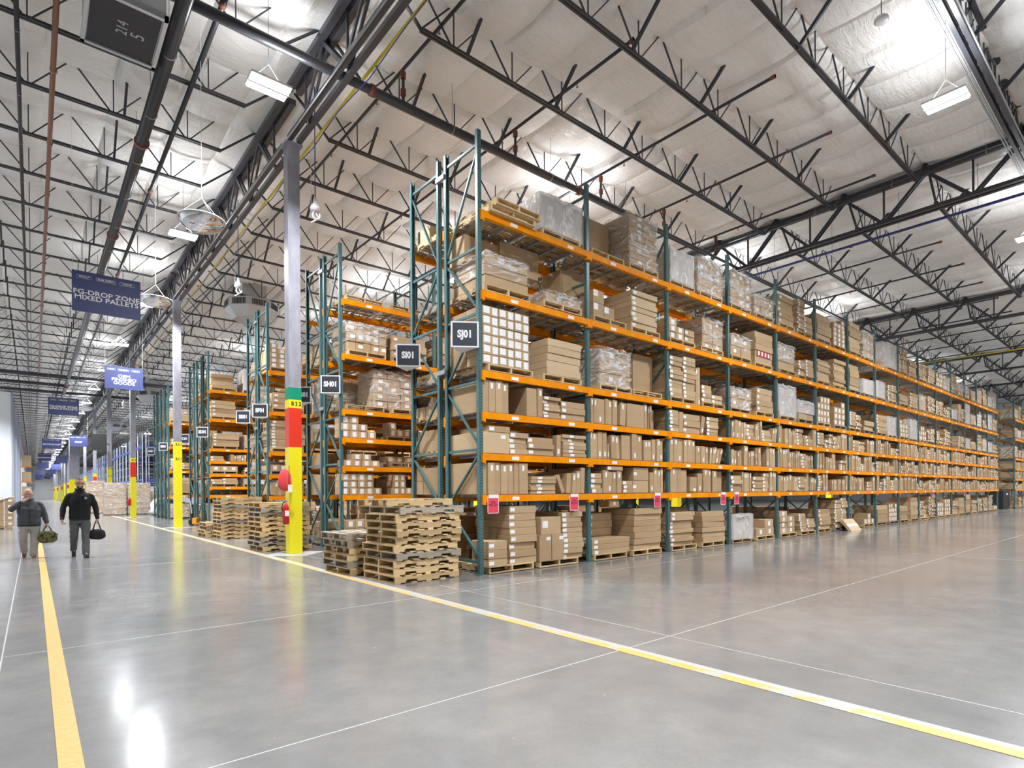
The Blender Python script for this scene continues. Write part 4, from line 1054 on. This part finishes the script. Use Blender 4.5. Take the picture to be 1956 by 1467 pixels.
for i, y in enumerate((160, 195, 219)):
    hsign(-5.5, -4.0, y, 7.10, 1.0, [''], 'tiny distant blue sign left of the far aisle lamps, %s after the blank one' % nth(i+1), .2, False)

# loudspeaker on the fourth column
t = empty('loudspeaker', (-2.02, 47.2, 4.95)); ob('cabinet', (MB().box(-.50,.50,-.35,.35,0,1.25), ['rubber']), t); ob('bracket', (MB().bar((.4,.3,.6),(.85,1.8,.6),.05,.05), ['steel']), t)
tag(t, 'black loudspeaker cabinet mounted on the fourth column', 'loudspeaker')

# extinguisher and red cover bag on the near column
t = empty('fire_extinguisher', (-1.42, 5.80, .72))
ob('cylinder', (MB().tube([(0,0,0),(0,0,.02),(0,0,.40),(0,0,.47),(0,0,.50)], [.06,.075,.075,.045,.02], 16), ['red_gloss'], True), t)
ob('valve', (MB().tube([(0,0,.50),(0,0,.56)], .022, 8).bar((-.08,0,.58),(.05,0,.55),.02,.02), ['zinc_l']), t)
ob('hose', (MB().tube([(.01,0,.54),(-.07,-.02,.52),(-.095,-.02,.42),(-.09,-.02,.30)], .012, 6), ['rubber'], True), t); ob('nameplate', (MB().box(-.045,.045,-.080,-.073,.20,.33), ['print']), t)
tag(t, 'red fire extinguisher hanging on the near side of the first yellow column', 'fire extinguisher')
t = empty('cover_bag', (-1.45, 5.76, 1.50)); q = MB(); n = 14
rows = [(0,.02),(.04,.10),(.12,.145),(.25,.155),(.38,.14),(.47,.10),(.52,.04),(.54,.01)]
for z, r_ in rows:
    for k in range(n): a = 2*PI*k/n; q.v.append((r_*math.cos(a)*(1+.05*math.sin(3*a)), r_*.55*math.sin(a), z))
for i in range(len(rows)-1):
    for k in range(n): q.f.append((i*n+k, i*n+(k+1) % n, (i+1)*n+(k+1) % n, (i+1)*n+k)); q.mi.append(0)
ob('pouch', (q, ['red_cloth'], True), t); ob('strap', (MB().tube([(.07,-.09,.60),(.06,-.10,.30),(.06,-.10,.0)], .008, 5), ['rubber']), t)
ob('hang_tag', (MB().box(.03,.13,-.115,-.11,-.02,.16), ['white']), t)
tag(t, 'red cloth pouch with a white hang tag, hung on the yellow column above the extinguisher', 'pouch')
t = empty('fire_extinguisher', (-1.40, 34.6, .75)); ob('cylinder', (MB().tube([(0,0,0),(0,0,.02),(0,0,.40),(0,0,.50)], [.07,.09,.09,.03], 12), ['red_gloss'], True), t)
tag(t, 'small red fire extinguisher beside the third column, before the cartons', 'fire extinguisher')

# pallet jack
t = empty('pallet_jack', (-.35, 21.9, 0), -.5)
ob('forks', (MB().box(.25,1.3,-.27,-.11,.07,.12).box(.25,1.3,.11,.27,.07,.12).box(.10,.28,-.27,.27,.07,.35), ['jack']), t)
ob('pump', (MB().tube([(0,0,.12),(0,0,.55)], .06, 10).box(-.1,.14,-.14,.14,.1,.25), ['rubber']), t)
ob('handle', (MB().tube([(0,0,.5),(-.05,0,1.0),(-.1,0,1.25)], .022, 8), ['plastic_w']), t)
ob('grip', (MB().tube([(-.1,-.14,1.28),(-.1,.14,1.28)], .018, 8).tube([(-.1,-.14,1.28),(-.1,-.1,1.42),(-.1,.1,1.42),(-.1,.14,1.28)], .016, 8), ['rubber']), t)
for s_ in (-.09, .09): ob('wheel', (MB().tube([(0,s_-.03,.09),(0,s_+.03,.09)], .09, 14), ['rubber']), t)
tag(t, 'orange pallet jack with a white handle parked behind the second column', 'pallet jack')

# carton pallets at the left edge, in front of the white wall
pallet_build(-7.95, 24.6, .0, 0, 'wooden pallet under the cartons at the left edge, right one', False); pallet_build(-9.3, 24.7, 0, 0, 'wooden pallet under the cartons at the left edge, left one', False)
for i in range(4):
    for k in range(5):
        o = ob('cardboard_box', (MB().chbox(.60, 1.1, .245, .008), ['card']), None, (-9.1+i*.62+R.uniform(-.01,.01), 24.65, PH+k*.25))
        if i > 1: ob('strap', (MB().box(.28,.31,-.004,0,0,.245), ['white']), o)
        if k == 4 or i > 1: ob('shipping_label', (MB().box(.42,.54,-.004,0,.06,.16), ['print']), o)
        tag(o, 'strapped carton at left image edge, %s row up, %s from the right' % (nth(k+1), nth(4-i)) , 'box', 'cartons beside the men')
tag(ob('loose_film', (MB().tube([(-7.6,24.60,1.30),(-7.2,24.58,1.22),(-6.8,24.6,1.37),(-6.62,24.9,1.40)], [.01,.05,.04,.01], 6), ['film_white'], True)), 'loose clear plastic film draped over the cartons at the left edge', 'film')

# wrapped carton pallets by the third column
LC = Ctx('A', 0, 0, 0, 0, 0)
def floorload(x, y, wd, d, h, nx, nz, label, white=False):
    c_ = Ctx('Z', 0, 0, x, y, 0); t = wrapped(c_, 0, wd, h, nx=nx, nz=nz, d=d, z=PH, white=white, loose=False, full=True); t['label'] = label; t['group'] = 'wrapped floor loads by the third column'
    pallet_build(x, y+.05, 0, 0, label.replace('plastic-wrapped brown carton load', 'wooden pallet under the load'), False)
floorload(-2.22, 40.2, 1.25, 1.3, 2.15, 1, 6, 'plastic-wrapped brown carton load left of the third column')
floorload(-.85, 40.3, 1.35, 1.3, 2.15, 1, 6, 'plastic-wrapped brown carton load right of the third column')
floorload(-2.9, 46.3, 1.2, 1.3, 2.4, 1, 6, 'plastic-wrapped brown carton load farthest left, behind the others')
floorload(.65, 41.6, 1.1, 1.2, 1.6, 2, 4, 'plastic-wrapped brown carton load beside the rack end at SA01')
tag(ob('scrap_film', (MB().tube([(.35,38,.1),(.5,38.1,.4),(.4,38,.8),(.5,38.1,1.1)], [.35,.3,.25,.1], 9), ['film_white'], True)), 'bundle of clear scrap film piled beside the rack end at SA01', 'film')

# black bin beyond the front rack
t = empty('storage_bin', (45.0, .25, 0)); ob('body', (MB().chbox(2.2, 1.0, 1.28, .03), ['rubber']), t, (0,0,.05)); ob('nameplate', (MB().box(1.0,1.5,-.01,-.002,1.0,1.12), ['plastic_w']), t)
for x in (.2, 2.0): ob('caster', (MB().tube([(x,.05,.05),(x,.12,.05)], .05, 10), ['plastic_w']), t)
tag(t, 'large black storage bin on casters between the front rack and the far rack', 'bin')

# rack in the distance at left, wall pipes
rk = rack(0, 1, 0, 'distant pallet rack standing by the left wall behind the men', levels=[1.5,3.4,5.6], decks=False); rk.location = (-7.35, 100, 0); rk.scale = (.49, 1, 1)
for i, (z, h_, n_) in enumerate(((0,1.1,2),(1.5,1.2,2),(3.4,1.4,3),(5.6,1.6,3))):
    tag(ob('crate_load', (MB().box(-7.2,-6.15,100.1,101,z+.02,z+h_), ['card_pale']), None), 'pale carton load %s in the distant rack by the left wall' % LEVW[i], 'load', 'loads in the distant rack')
for i in range(7):
    y = 60+5.5*i
    tag(ob('wall_conduit', (MB().tube([(-7.36,y,.0),(-7.36,y,10.8)], .05+.02*(i % 3), 8), ['galv' if i % 2 else 'blue_pale'])), 'vertical pipe on the left white wall, %s from the near corner' % nth(i+1), 'pipe', 'pipes on the left wall')
t = ob('wall_emblem', (MB().box(-5.2,-3.3,YN-.06,YN-.02,6.2,6.9).box(-4.2,-2.4,YN-.06,YN-.02,6.9,7.5), ['cabinet'])); tag(t, 'slanted dark emblem painted on the far end wall', 'emblem')

# ------------------------------------------------------------------ blue cage area behind the racks
def cage(x0, y0, x1, y1, h, label):
    t = empty('wire_cage', (0,0,0)); L_ = math.hypot(x1-x0, y1-y0); n = max(2, int(L_/2.4)); ux, uy = (x1-x0)/L_, (y1-y0)/L_
    for k in range(n+1):
        s_ = L_*k/n; ob('post', (MB().box(x0+ux*s_-.03, x0+ux*s_+.03, y0+uy*s_-.03, y0+uy*s_+.03, 0, h), ['blue_pale']), t)
    q = MB()
    for j in range(int(h/.7)): z = .3+.7*j; q.bar((x0,y0,z),(x1,y1,z),.018,.018)
    for j in range(int(L_/1.2)): s_ = 1.2*j; q.bar((x0+ux*s_,y0+uy*s_,.2),(x0+ux*s_,y0+uy*s_,h),.013,.013,0,(1,0,0))
    ob('mesh_panel', (q, ['blue_pale']), t)
    q = MB(); 
    for z in (2.6, 5.2): q.bar((x0,y0,z),(x1,y1,z),.09,.14)
    ob('rail', (q, ['blue_steel']), t)
    tag(t, label, 'cage', 'blue wire cages behind the racks'); return t
cage(.6, 45, .6, 88, 6.2, 'long pale-blue wire cage wall running along the aisle behind the columns')
cage(.85, 45, 14, 45, 6.2, 'pale-blue wire cage wall facing front behind the last rack row')
cage(2.5, 56, 18, 56, 7.0, 'second pale-blue wire cage wall, deeper behind the front-facing one')
cage(2.5, 70, 20, 70, 7.0, 'third and deepest pale-blue wire cage wall')
cage(1.2, 95, 1.2, 150, 5.5, 'distant pale-blue wire cage wall beyond the wide column')
for i in range(9):
    y = 48+4.2*i
    tag(ob('equipment_cabinet', (MB().chbox(1.6, 1.2, 1.5+.5*(i % 3), .03), ['blue_pale' if i % 2 else 'cabinet']), None, (2.6+1.7*(i % 3), y, 0)), 'pale equipment cabinet inside the blue cage, %s from front' % nth(i+1), 'cabinet', 'cabinets in the cage area')
q = MB().box(-1.9,-.3,50,50.05,.95,1.02)
for i in range(14):
    y = 66+5.0*i
    tag(ob('guard_post', (MB().tube([(0,0,0),(0,0,1.15)], .09, 10), ['yellow']), None, (-1.75, y, 0)), 'short yellow guard post beside the far columns, %s from front' % nth(i+1), 'bollard', 'yellow guard posts')

# ------------------------------------------------------------------ people
def chain(pts): return [(i, i+1) for i in range(len(pts)-1)]
def head_geo(mb, c_, rz=0, tilt=0, sc=1.0):
    nv, nh = 20, 28; vs = []
    Mh = Matrix.Translation(c_) @ Matrix.Rotation(rz, 4, 'Z') @ Matrix.Rotation(tilt, 4, 'X')
    for i in range(nv+1):
        th = PI*i/nv; z = math.cos(th); r_ = math.sin(th)
        for k in range(nh):
            ph = 2*PI*k/nh; x, y = r_*math.cos(ph), r_*math.sin(ph)        # front is -y
            X, Y, Z_ = x*.079, y*.098, z*.122
            if z < -.1: t_ = min(1, (-z-.1)/.9); X *= 1-.30*t_; Y = Y*(1-.22*t_)-(.012*t_ if y < 0 else -.02*t_)
            front = max(0, -y)
            Y -= .024*math.exp(-((x/.16)**2))*math.exp(-(((z+.22)/.20)**2))*front       # nose
            Y += .010*math.exp(-(((abs(x)-.38)/.18)**2))*math.exp(-(((z-.04)/.10)**2))*front  # eye sockets
            Y -= .006*math.exp(-(((z-.20)/.09)**2))*front                                # brow
            Y -= .008*math.exp(-((x/.35)**2))*math.exp(-(((z+.58)/.07)**2))*front        # lips
            Y -= .010*math.exp(-((x/.3)**2))*math.exp(-(((z+.86)/.10)**2))*front         # chin
            vs.append(tuple(Mh @ (Vector((X, Y, Z_))*sc)))
    mb.add(vs, [(i*nh+k, (i+1)*nh+k, (i+1)*nh+(k+1) % nh, i*nh+(k+1) % nh) for i in range(nv) for k in range(nh)])
    for s_ in (-1, 1):                                                                    # ears
        mb.tube([tuple(Mh @ (Vector(p_)*sc)) for p_ in ((s_*.072,.012,-.030),(s_*.079,.017,-.01),(s_*.081,.020,.012),(s_*.073,.014,.026))], [.005,.009,.010,.005], 8)
    return Mh
def shell(mb, Mh, zlo, zhi, cond, off=1.05, sc=1.0, nv=20, nh=28):
    idx = {}; fs = []
    for i in range(nv+1):
        for k in range(nh):
            th = PI*i/nv; z = math.cos(th); r_ = math.sin(th); ph = 2*PI*k/nh; x, y = r_*math.cos(ph), r_*math.sin(ph)
            X, Y, Z_ = x*.079, y*.098, z*.122
            if z < -.1: t_ = min(1, (-z-.1)/.9); X *= 1-.30*t_; Y = Y*(1-.22*t_)-(.020*t_ if y < 0 else -.02*t_)
            idx[i, k] = (tuple(Mh @ (Vector((X, Y, Z_))*sc*off)), x, y, z)
    vs = []; mp = {}
    for i in range(nv):
        for k in range(nh):
            q_ = [(i,k),(i+1,k),(i+1,(k+1) % nh),(i,(k+1) % nh)]
            if all(zlo <= idx[a][3] <= zhi and cond(*idx[a][1:]) for a in q_):
                f = []
                for a in q_:
                    if a not in mp: mp[a] = len(vs); vs.append(idx[a][0])
                    f.append(mp[a])
                fs.append(tuple(f))
    mb.add(vs, fs)
def loft(mb, rings, n=24, p=2.4):
    """rings: (z, half width x, half depth y, centre x, centre y)"""
    o = len(mb.v)
    for (z, a, b, cx_, cy_) in rings:
        for k in range(n):
            t_ = 2*PI*k/n; c_, s_ = math.cos(t_), math.sin(t_)
            mb.v.append((cx_+a*math.copysign(abs(c_)**(2/p), c_), cy_+b*math.copysign(abs(s_)**(2/p), s_), z))
    for i in range(len(rings)-1):
        for k in range(n): mb.f.append((o+i*n+k, o+i*n+(k+1) % n, o+(i+1)*n+(k+1) % n, o+(i+1)*n+k)); mb.mi.append(0)
    mb.f.append(tuple(o+k for k in reversed(range(n)))); mb.f.append(tuple(o+(len(rings)-1)*n+k for k in range(n))); mb.mi += [0, 0]
    return mb
def melt(mb, voxel, it=6, wr=0.0, ws=9):
    """fuse overlapping volumes into one continuous surface"""
    me = mb.mesh('fused', []); o = bpy.data.objects.new('fused', me); COL.objects.link(o)
    md = o.modifiers.new('remesh', 'REMESH'); md.mode = 'VOXEL'; md.voxel_size = voxel; md.use_smooth_shade = True
    if it: sm = o.modifiers.new('smooth', 'SMOOTH'); sm.iterations = it; sm.factor = .5
    ev = o.evaluated_get(bpy.context.evaluated_depsgraph_get()); m2 = ev.to_mesh()
    out = MB(); nn = [v.normal.copy() for v in m2.vertices]
    for v, nrm in zip(m2.vertices, nn):
        c_ = v.co
        if wr: c_ = c_+nrm*(noise.noise(Vector((c_.x*ws, c_.y*ws, c_.z*ws*1.7)))*wr+noise.noise(Vector((c_.x*ws*2.3+7, c_.y*ws*2, c_.z*ws*2)))*wr*.4)
        out.v.append(tuple(c_))
    out.f = [tuple(p.vertices) for p in m2.polygons]; out.mi = [0]*len(out.f); ev.to_mesh_clear(); bpy.data.objects.remove(o)
    return out
def limb(mb, pts, rad, seg=14):
    P2, R2 = [], []
    for i in range(len(pts)-1):
        a, b = Vector(pts[i]), Vector(pts[i+1])
        for k in range(4): P2.append(a.lerp(b, k/4)); R2.append(rad[i]+(rad[i+1]-rad[i])*k/4)
    P2.append(Vector(pts[-1])); R2.append(rad[-1])
    for _ in range(2): P2 = [P2[0]]+[(P2[i-1]+P2[i]*2+P2[i+1])/4 for i in range(1, len(P2)-1)]+[P2[-1]]
    mb.tube([tuple(x) for x in P2], R2, seg)
def person(loc, rz, P_, mats, label):
    """P_: joints in the figure's own frame, facing -y"""
    t = empty('person', loc, rz); tag(t, label, 'person'); J = P_; W = J['bulk']; pz, nz_ = J['pel'], J['neck']; sw = J['sw']
    mb = MB()
    loft(mb, [(pz-.12,.13,.10,0,0),(pz,.15,.11,0,0),(pz+.2,.14,.10,0,0),(nz_-.18,.16,.11,0,0),(nz_-.07,.11,.07,0,.005),(nz_-.01,.07,.06,0,.005)])
    hd_ = Vector(J['head']); limb(mb, [(0,.008,nz_-.08),(0,.0,nz_),(hd_.x,hd_.y+.02,hd_.z-.06)], [.070,.058,.060])
    for s_ in ('R','L'):
        limb(mb, [(J['sh'+s_][0]*.82, J['sh'+s_][1], J['sh'+s_][2]-.05), J['el'+s_], J['wr'+s_]], [.040,.040,.029])
        hd = Vector(J['hd'+s_]).normalized(); wr = Vector(J['wr'+s_]); side = Vector(J['hs'+s_]).normalized(); cu = Vector(J['hc'+s_]).normalized()
        limb(mb, [wr-hd*.02, wr+hd*.02, wr+hd*.055], [.028,.028,.022])
        for j in range(4): limb(mb, [wr+hd*.01+side*(.014-.010*j), wr+hd*.05+side*(.024-.016*j), wr+hd*.092+side*(.028-.019*j)], [.014,.015,.0115], 8)
        for j, ln in enumerate((.072,.082,.076,.060)):
            o_ = wr+hd*.090+side*(.028-.019*j)
            limb(mb, [o_, o_+hd*ln*.42+cu*ln*.15, o_+hd*ln*.50+cu*ln*.62, o_+hd*ln*.25+cu*ln*.88], [.0112,.0102,.0092,.0080], 8)
        o_ = wr+hd*.03+side*.018
        limb(mb, [o_, o_+side*.026+hd*.026+cu*.010, o_+side*.026+hd*.052+cu*.030], [.015,.0125,.0098], 8)
        limb(mb, [J['hp'+s_],J['kn'+s_],J['an'+s_]], [.085,.055,.040]); limb(mb, [J['an'+s_], J['ft'+s_]], [.038,.026])
    Mh = head_geo(mb, hd_, J.get('hrz',0), J.get('htilt',0), J.get('hs',1.06))
    ob('body', (melt(mb, .0065, 2), ['skin'], True), t)
    # jacket
    mb = MB(); by = .150*W
    loft(mb, [(pz-.10,.190*W,by,0,0),(pz-.04,.197*W,by*1.03,0,0),(pz+.10,.190*W,by,0,0),(pz+.28,.198*W,by,0,-.005),(nz_-.18,sw*.95,by*.90,0,0),(nz_-.115,sw*.84,by*.76,0,.005),(nz_-.06,sw*.56,by*.62,0,.01),(nz_-.02,.095,.085,0,.01),(nz_+.035,.080,.078,0,.005)])
    for s_ in ('R','L'):
        S_, El, Wr = Vector(J['sh'+s_]), Vector(J['el'+s_]), Vector(J['wr'+s_]); inn = Vector((S_.x*.55, S_.y, S_.z-.03))
        limb(mb, [inn, S_-Vector((0,0,.02)), S_.lerp(El, .5), El, El.lerp(Wr, .5), Wr], [.060,.070,.068,.062,.056,.044])
    jk = ob('jacket', (melt(mb, .013, 5, .010, 8), [mats[0]], True), t)
    ob('zip', (MB().tube([(0,-by*1.03-.006,pz-.08),(0,-by-.010,pz+.1),(0,-by-.012,pz+.28),(0,-by*.90-.004,nz_-.18),(0,-by*.62-.006,nz_-.07)], .0055, 6), [mats[1]]), jk)
    ob('hem', (melt(loft(MB(), [(pz-.125,.186*W,by*.98,0,0),(pz-.09,.199*W,by*1.05,0,0)]), .012, 2), [mats[1]], True), jk)
    ob('collar', (MB().tube([(.080*math.cos(a), .006+.076*math.sin(a), nz_+.022+.018*math.sin(a)) for a in [2*PI*i/20 for i in range(21)] if abs(a-1.5*PI) > .25], .016, 8), [mats[0]], True), jk)
    for s_ in ('R','L'):
        Wr, El = Vector(J['wr'+s_]), Vector(J['el'+s_]); d = (El-Wr).normalized(); ob('cuff', (MB().tube([Wr-d*.010, Wr+d*.035], [.037,.043], 14), [mats[1]], True), jk)
    # trousers
    mb = MB(); loft(mb, [(pz-.20,.165*W,.135,0,.0),(pz-.10,.176*W,.140,0,0),(pz-.0,.165*W,.130,0,0),(pz+.05,.150*W,.12,0,0)])
    for s_ in ('R','L'):
        H_, K_, A_ = Vector(J['hp'+s_]), Vector(J['kn'+s_]), Vector(J['an'+s_]); dn = (A_-K_).normalized()
        limb(mb, [H_, H_.lerp(K_, .5), K_, K_.lerp(A_, .5), A_+dn*.055], [.100,.096,.082,.076,.074])
    ob('trousers', (melt(mb, .014, 4, .014, 7), [mats[2]], True), t)
    for s_ in ('R','L'):
        A_, T_ = Vector(J['an'+s_]), Vector(J['ft'+s_]); heel = Vector(J['heel'+s_]); ax = (T_-heel).normalized(); q = MB()
        limb(q, [A_, heel.lerp(A_, .35), heel+ax*.02], [.046,.046,.042]); limb(q, [heel, heel.lerp(T_, .5)+Vector((0,0,.012)), T_, T_+ax*.05], [.042,.044,.044,.026])
        sh = ob('shoe', (melt(q, .008, 3), [mats[3]], True), t)
        nrm = ax.cross(Vector((1,0,0))).normalized(); nrm = nrm if nrm.z < 0 else -nrm
        q = MB(); q.bar(heel+nrm*.034-ax*.036, T_+nrm*.030+ax*.060, .080, .018, 0, -nrm); ob('sole', (q, [mats[4]]), sh)
    return t, Mh
# man with black fleece
z0 = 0
J2 = dict(pel=.99, neck=1.565, head=(0,-.035,1.715), hs=1.08,
  shR=(-.19,0,1.465), shL=(.19,0,1.465), elR=(-.305,.03,1.17), elL=(.300,.02,1.17), wrR=(-.335,-.08,.895), wrL=(.330,-.04,.885),
  hdR=(0,-.15,-1), hdL=(.04,-.05,-1), hsR=(.1,-1,0), hsL=(-.1,-1,0), hcR=(.9,.0,.3), hcL=(-.9,0,.5),
  hpR=(-.10,.01,.91), hpL=(.10,-.01,.91), knR=(-.115,-.03,.51), knL=(.10,-.12,.51), anR=(-.10,.30,.20), anL=(.09,-.22,.10),
  ftR=(-.10,.26,.055), ftL=(.10,-.36,.045), heelR=(-.10,.35,.20), heelL=(.09,-.19,.048), bulk=1.06, sw=.225)
man, Mh = person((-5.16, 8.75, 0.0), .02, J2, ['jacket_black','black','slate','shoe_black','rubber'], 'bearded person in a black zip fleece and slate trousers, carrying a black bag')
q = MB(); shell(q, Mh, .15, 1.1, lambda x,y,z: not (y < -.35 and z < .62), 1.05, 1.08); shell(q, Mh, -.25, .2, lambda x,y,z: y > .25, 1.05, 1.08); ob('hair', (q, ['hair'], True), man)
q = MB(); shell(q, Mh, -1.1, -.38, lambda x,y,z: y < .1 and not (abs(x) < .22 and -.62 < z < -.46 and y < 0), 1.045, 1.08); ob('beard', (q, ['hair'], True), man)
q = MB()
for s_ in (-1,1):
    q.tube([tuple(Mh @ Vector((s_*.036+.026*math.cos(a), -.105, .008+.018*math.sin(a)))) for a in [2*PI*i/14 for i in range(15)]], .0028, 5, cap=False)
    q.tube([tuple(Mh @ Vector((s_*.062,-.10,.01))), tuple(Mh @ Vector((s_*.09,.0,.01)))], .0025, 5)
q.tube([tuple(Mh @ Vector((-.010,-.108,.012))), tuple(Mh @ Vector((.010,-.108,.012)))], .0025, 5)
ob('glasses', (q, ['black'], True), man)
for s_ in (-1,1): ob('eye', (MB().tube([tuple(Mh @ Vector((s_*.034,-.088,.006))), tuple(Mh @ Vector((s_*.034,-.097,.006)))], [.010,.006], 8), ['black']), man)
ob('chest_emblem', (MB().tube([(.10,-.10,1.38),(.10,-.168,1.38)], .028, 14), ['cabinet']), man)
# man with grey jacket, hand to his face
J1 = dict(pel=.86, neck=1.35, head=(-.02,-.045,1.475), hs=1.10, htilt=.12,
  shR=(-.185,0,1.27), shL=(.185,0,1.27), elR=(-.325,-.10,1.12), elL=(.27,.02,1.02), wrR=(-.13,-.21,1.30), wrL=(.315,-.04,.80),
  hdR=(.75,-.05,.55), hdL=(.03,-.05,-1), hsR=(.4,.4,.8), hsL=(-.1,-1,0), hcR=(.3,.9,-.2), hcL=(-.9,0,.5),
  hpR=(-.10,.01,.79), hpL=(.10,-.01,.79), knR=(-.12,-.06,.45), knL=(.10,-.08,.45), anR=(-.08,.20,.17), anL=(.07,-.14,.10),
  ftR=(-.085,.16,.045), ftL=(.075,-.28,.045), heelR=(-.08,.26,.16), heelL=(.07,-.11,.048), bulk=1.10, sw=.215)
man1, Mh = person((-6.07, 9.35, 0.0), .03, J1, ['jacket_grey','black','khaki','shoe_brown','sole'], 'bald person in grey jacket and light trousers, hand at mouth, carrying an olive bag')
for s_ in (-1,1): ob('eye', (MB().tube([tuple(Mh @ Vector((s_*.034,-.086,.006))), tuple(Mh @ Vector((s_*.034,-.096,.006)))], [.010,.006], 8), ['black']), man1)
# bags
def bag(x, y, z, wd, h, m_, label, name, rz=0, handz=.3, round_=.5):
    t = empty(name, (x, y, z), rz); q = MB(); nx, nr = 12, 16; vs = []
    for i in range(nx+1):
        u = -1+2*i/nx; e = (1-abs(u)**4)**.5*.9+.1 if abs(u) < 1 else .55
        for k in range(nr):
            a = 2*PI*k/nr; cy, cz = math.cos(a), math.sin(a); 
            yy = math.copysign(abs(cy)**.6, cy)*.12*e; zz = math.copysign(abs(cz)**.6, cz)*h/2*e+h/2
            p_ = Vector((u*wd/2, yy, zz)); p_ += noise.noise_vector(p_*11+Vector((x,0,0)))*.012; vs.append(tuple(p_))
    q.add(vs, [(i*nr+k, i*nr+(k+1) % nr, (i+1)*nr+(k+1) % nr, (i+1)*nr+k) for i in range(nx) for k in range(nr)]+[tuple(range(nr)), tuple(nx*nr+k for k in reversed(range(nr)))])
    ob('bag_body', (q, [m_], True), t)
    for s_ in (-1, 1):
        ob('handle', (MB().tube([(-wd*.26, s_*.07, h*.80),(-wd*.17, s_*.05, h+handz*.35),(-.02, s_*.012, h+handz),(.02, s_*.012, h+handz),(wd*.17, s_*.05, h+handz*.35),(wd*.26, s_*.07, h*.80)], .010, 6), [m_ if m_ == 'camo' else 'black'], True), t)
    ob('bag_zip', (MB().tube([(-wd*.30,0,h*.99),(0,0,h*1.0),(wd*.30,0,h*.99)], .006, 5), ['black']), t)
    return tag(t, label, 'bag')
bag(-4.845, 8.70, .395, .32, .24, 'jacket_black', 'black soft bag with thin straps held by the person in black', 'hand_bag', 0, .20)
bag(-5.745, 9.28, .33, .36, .28, 'camo', 'olive camouflage duffel bag held by the person in grey', 'duffel_bag', .1, .12)
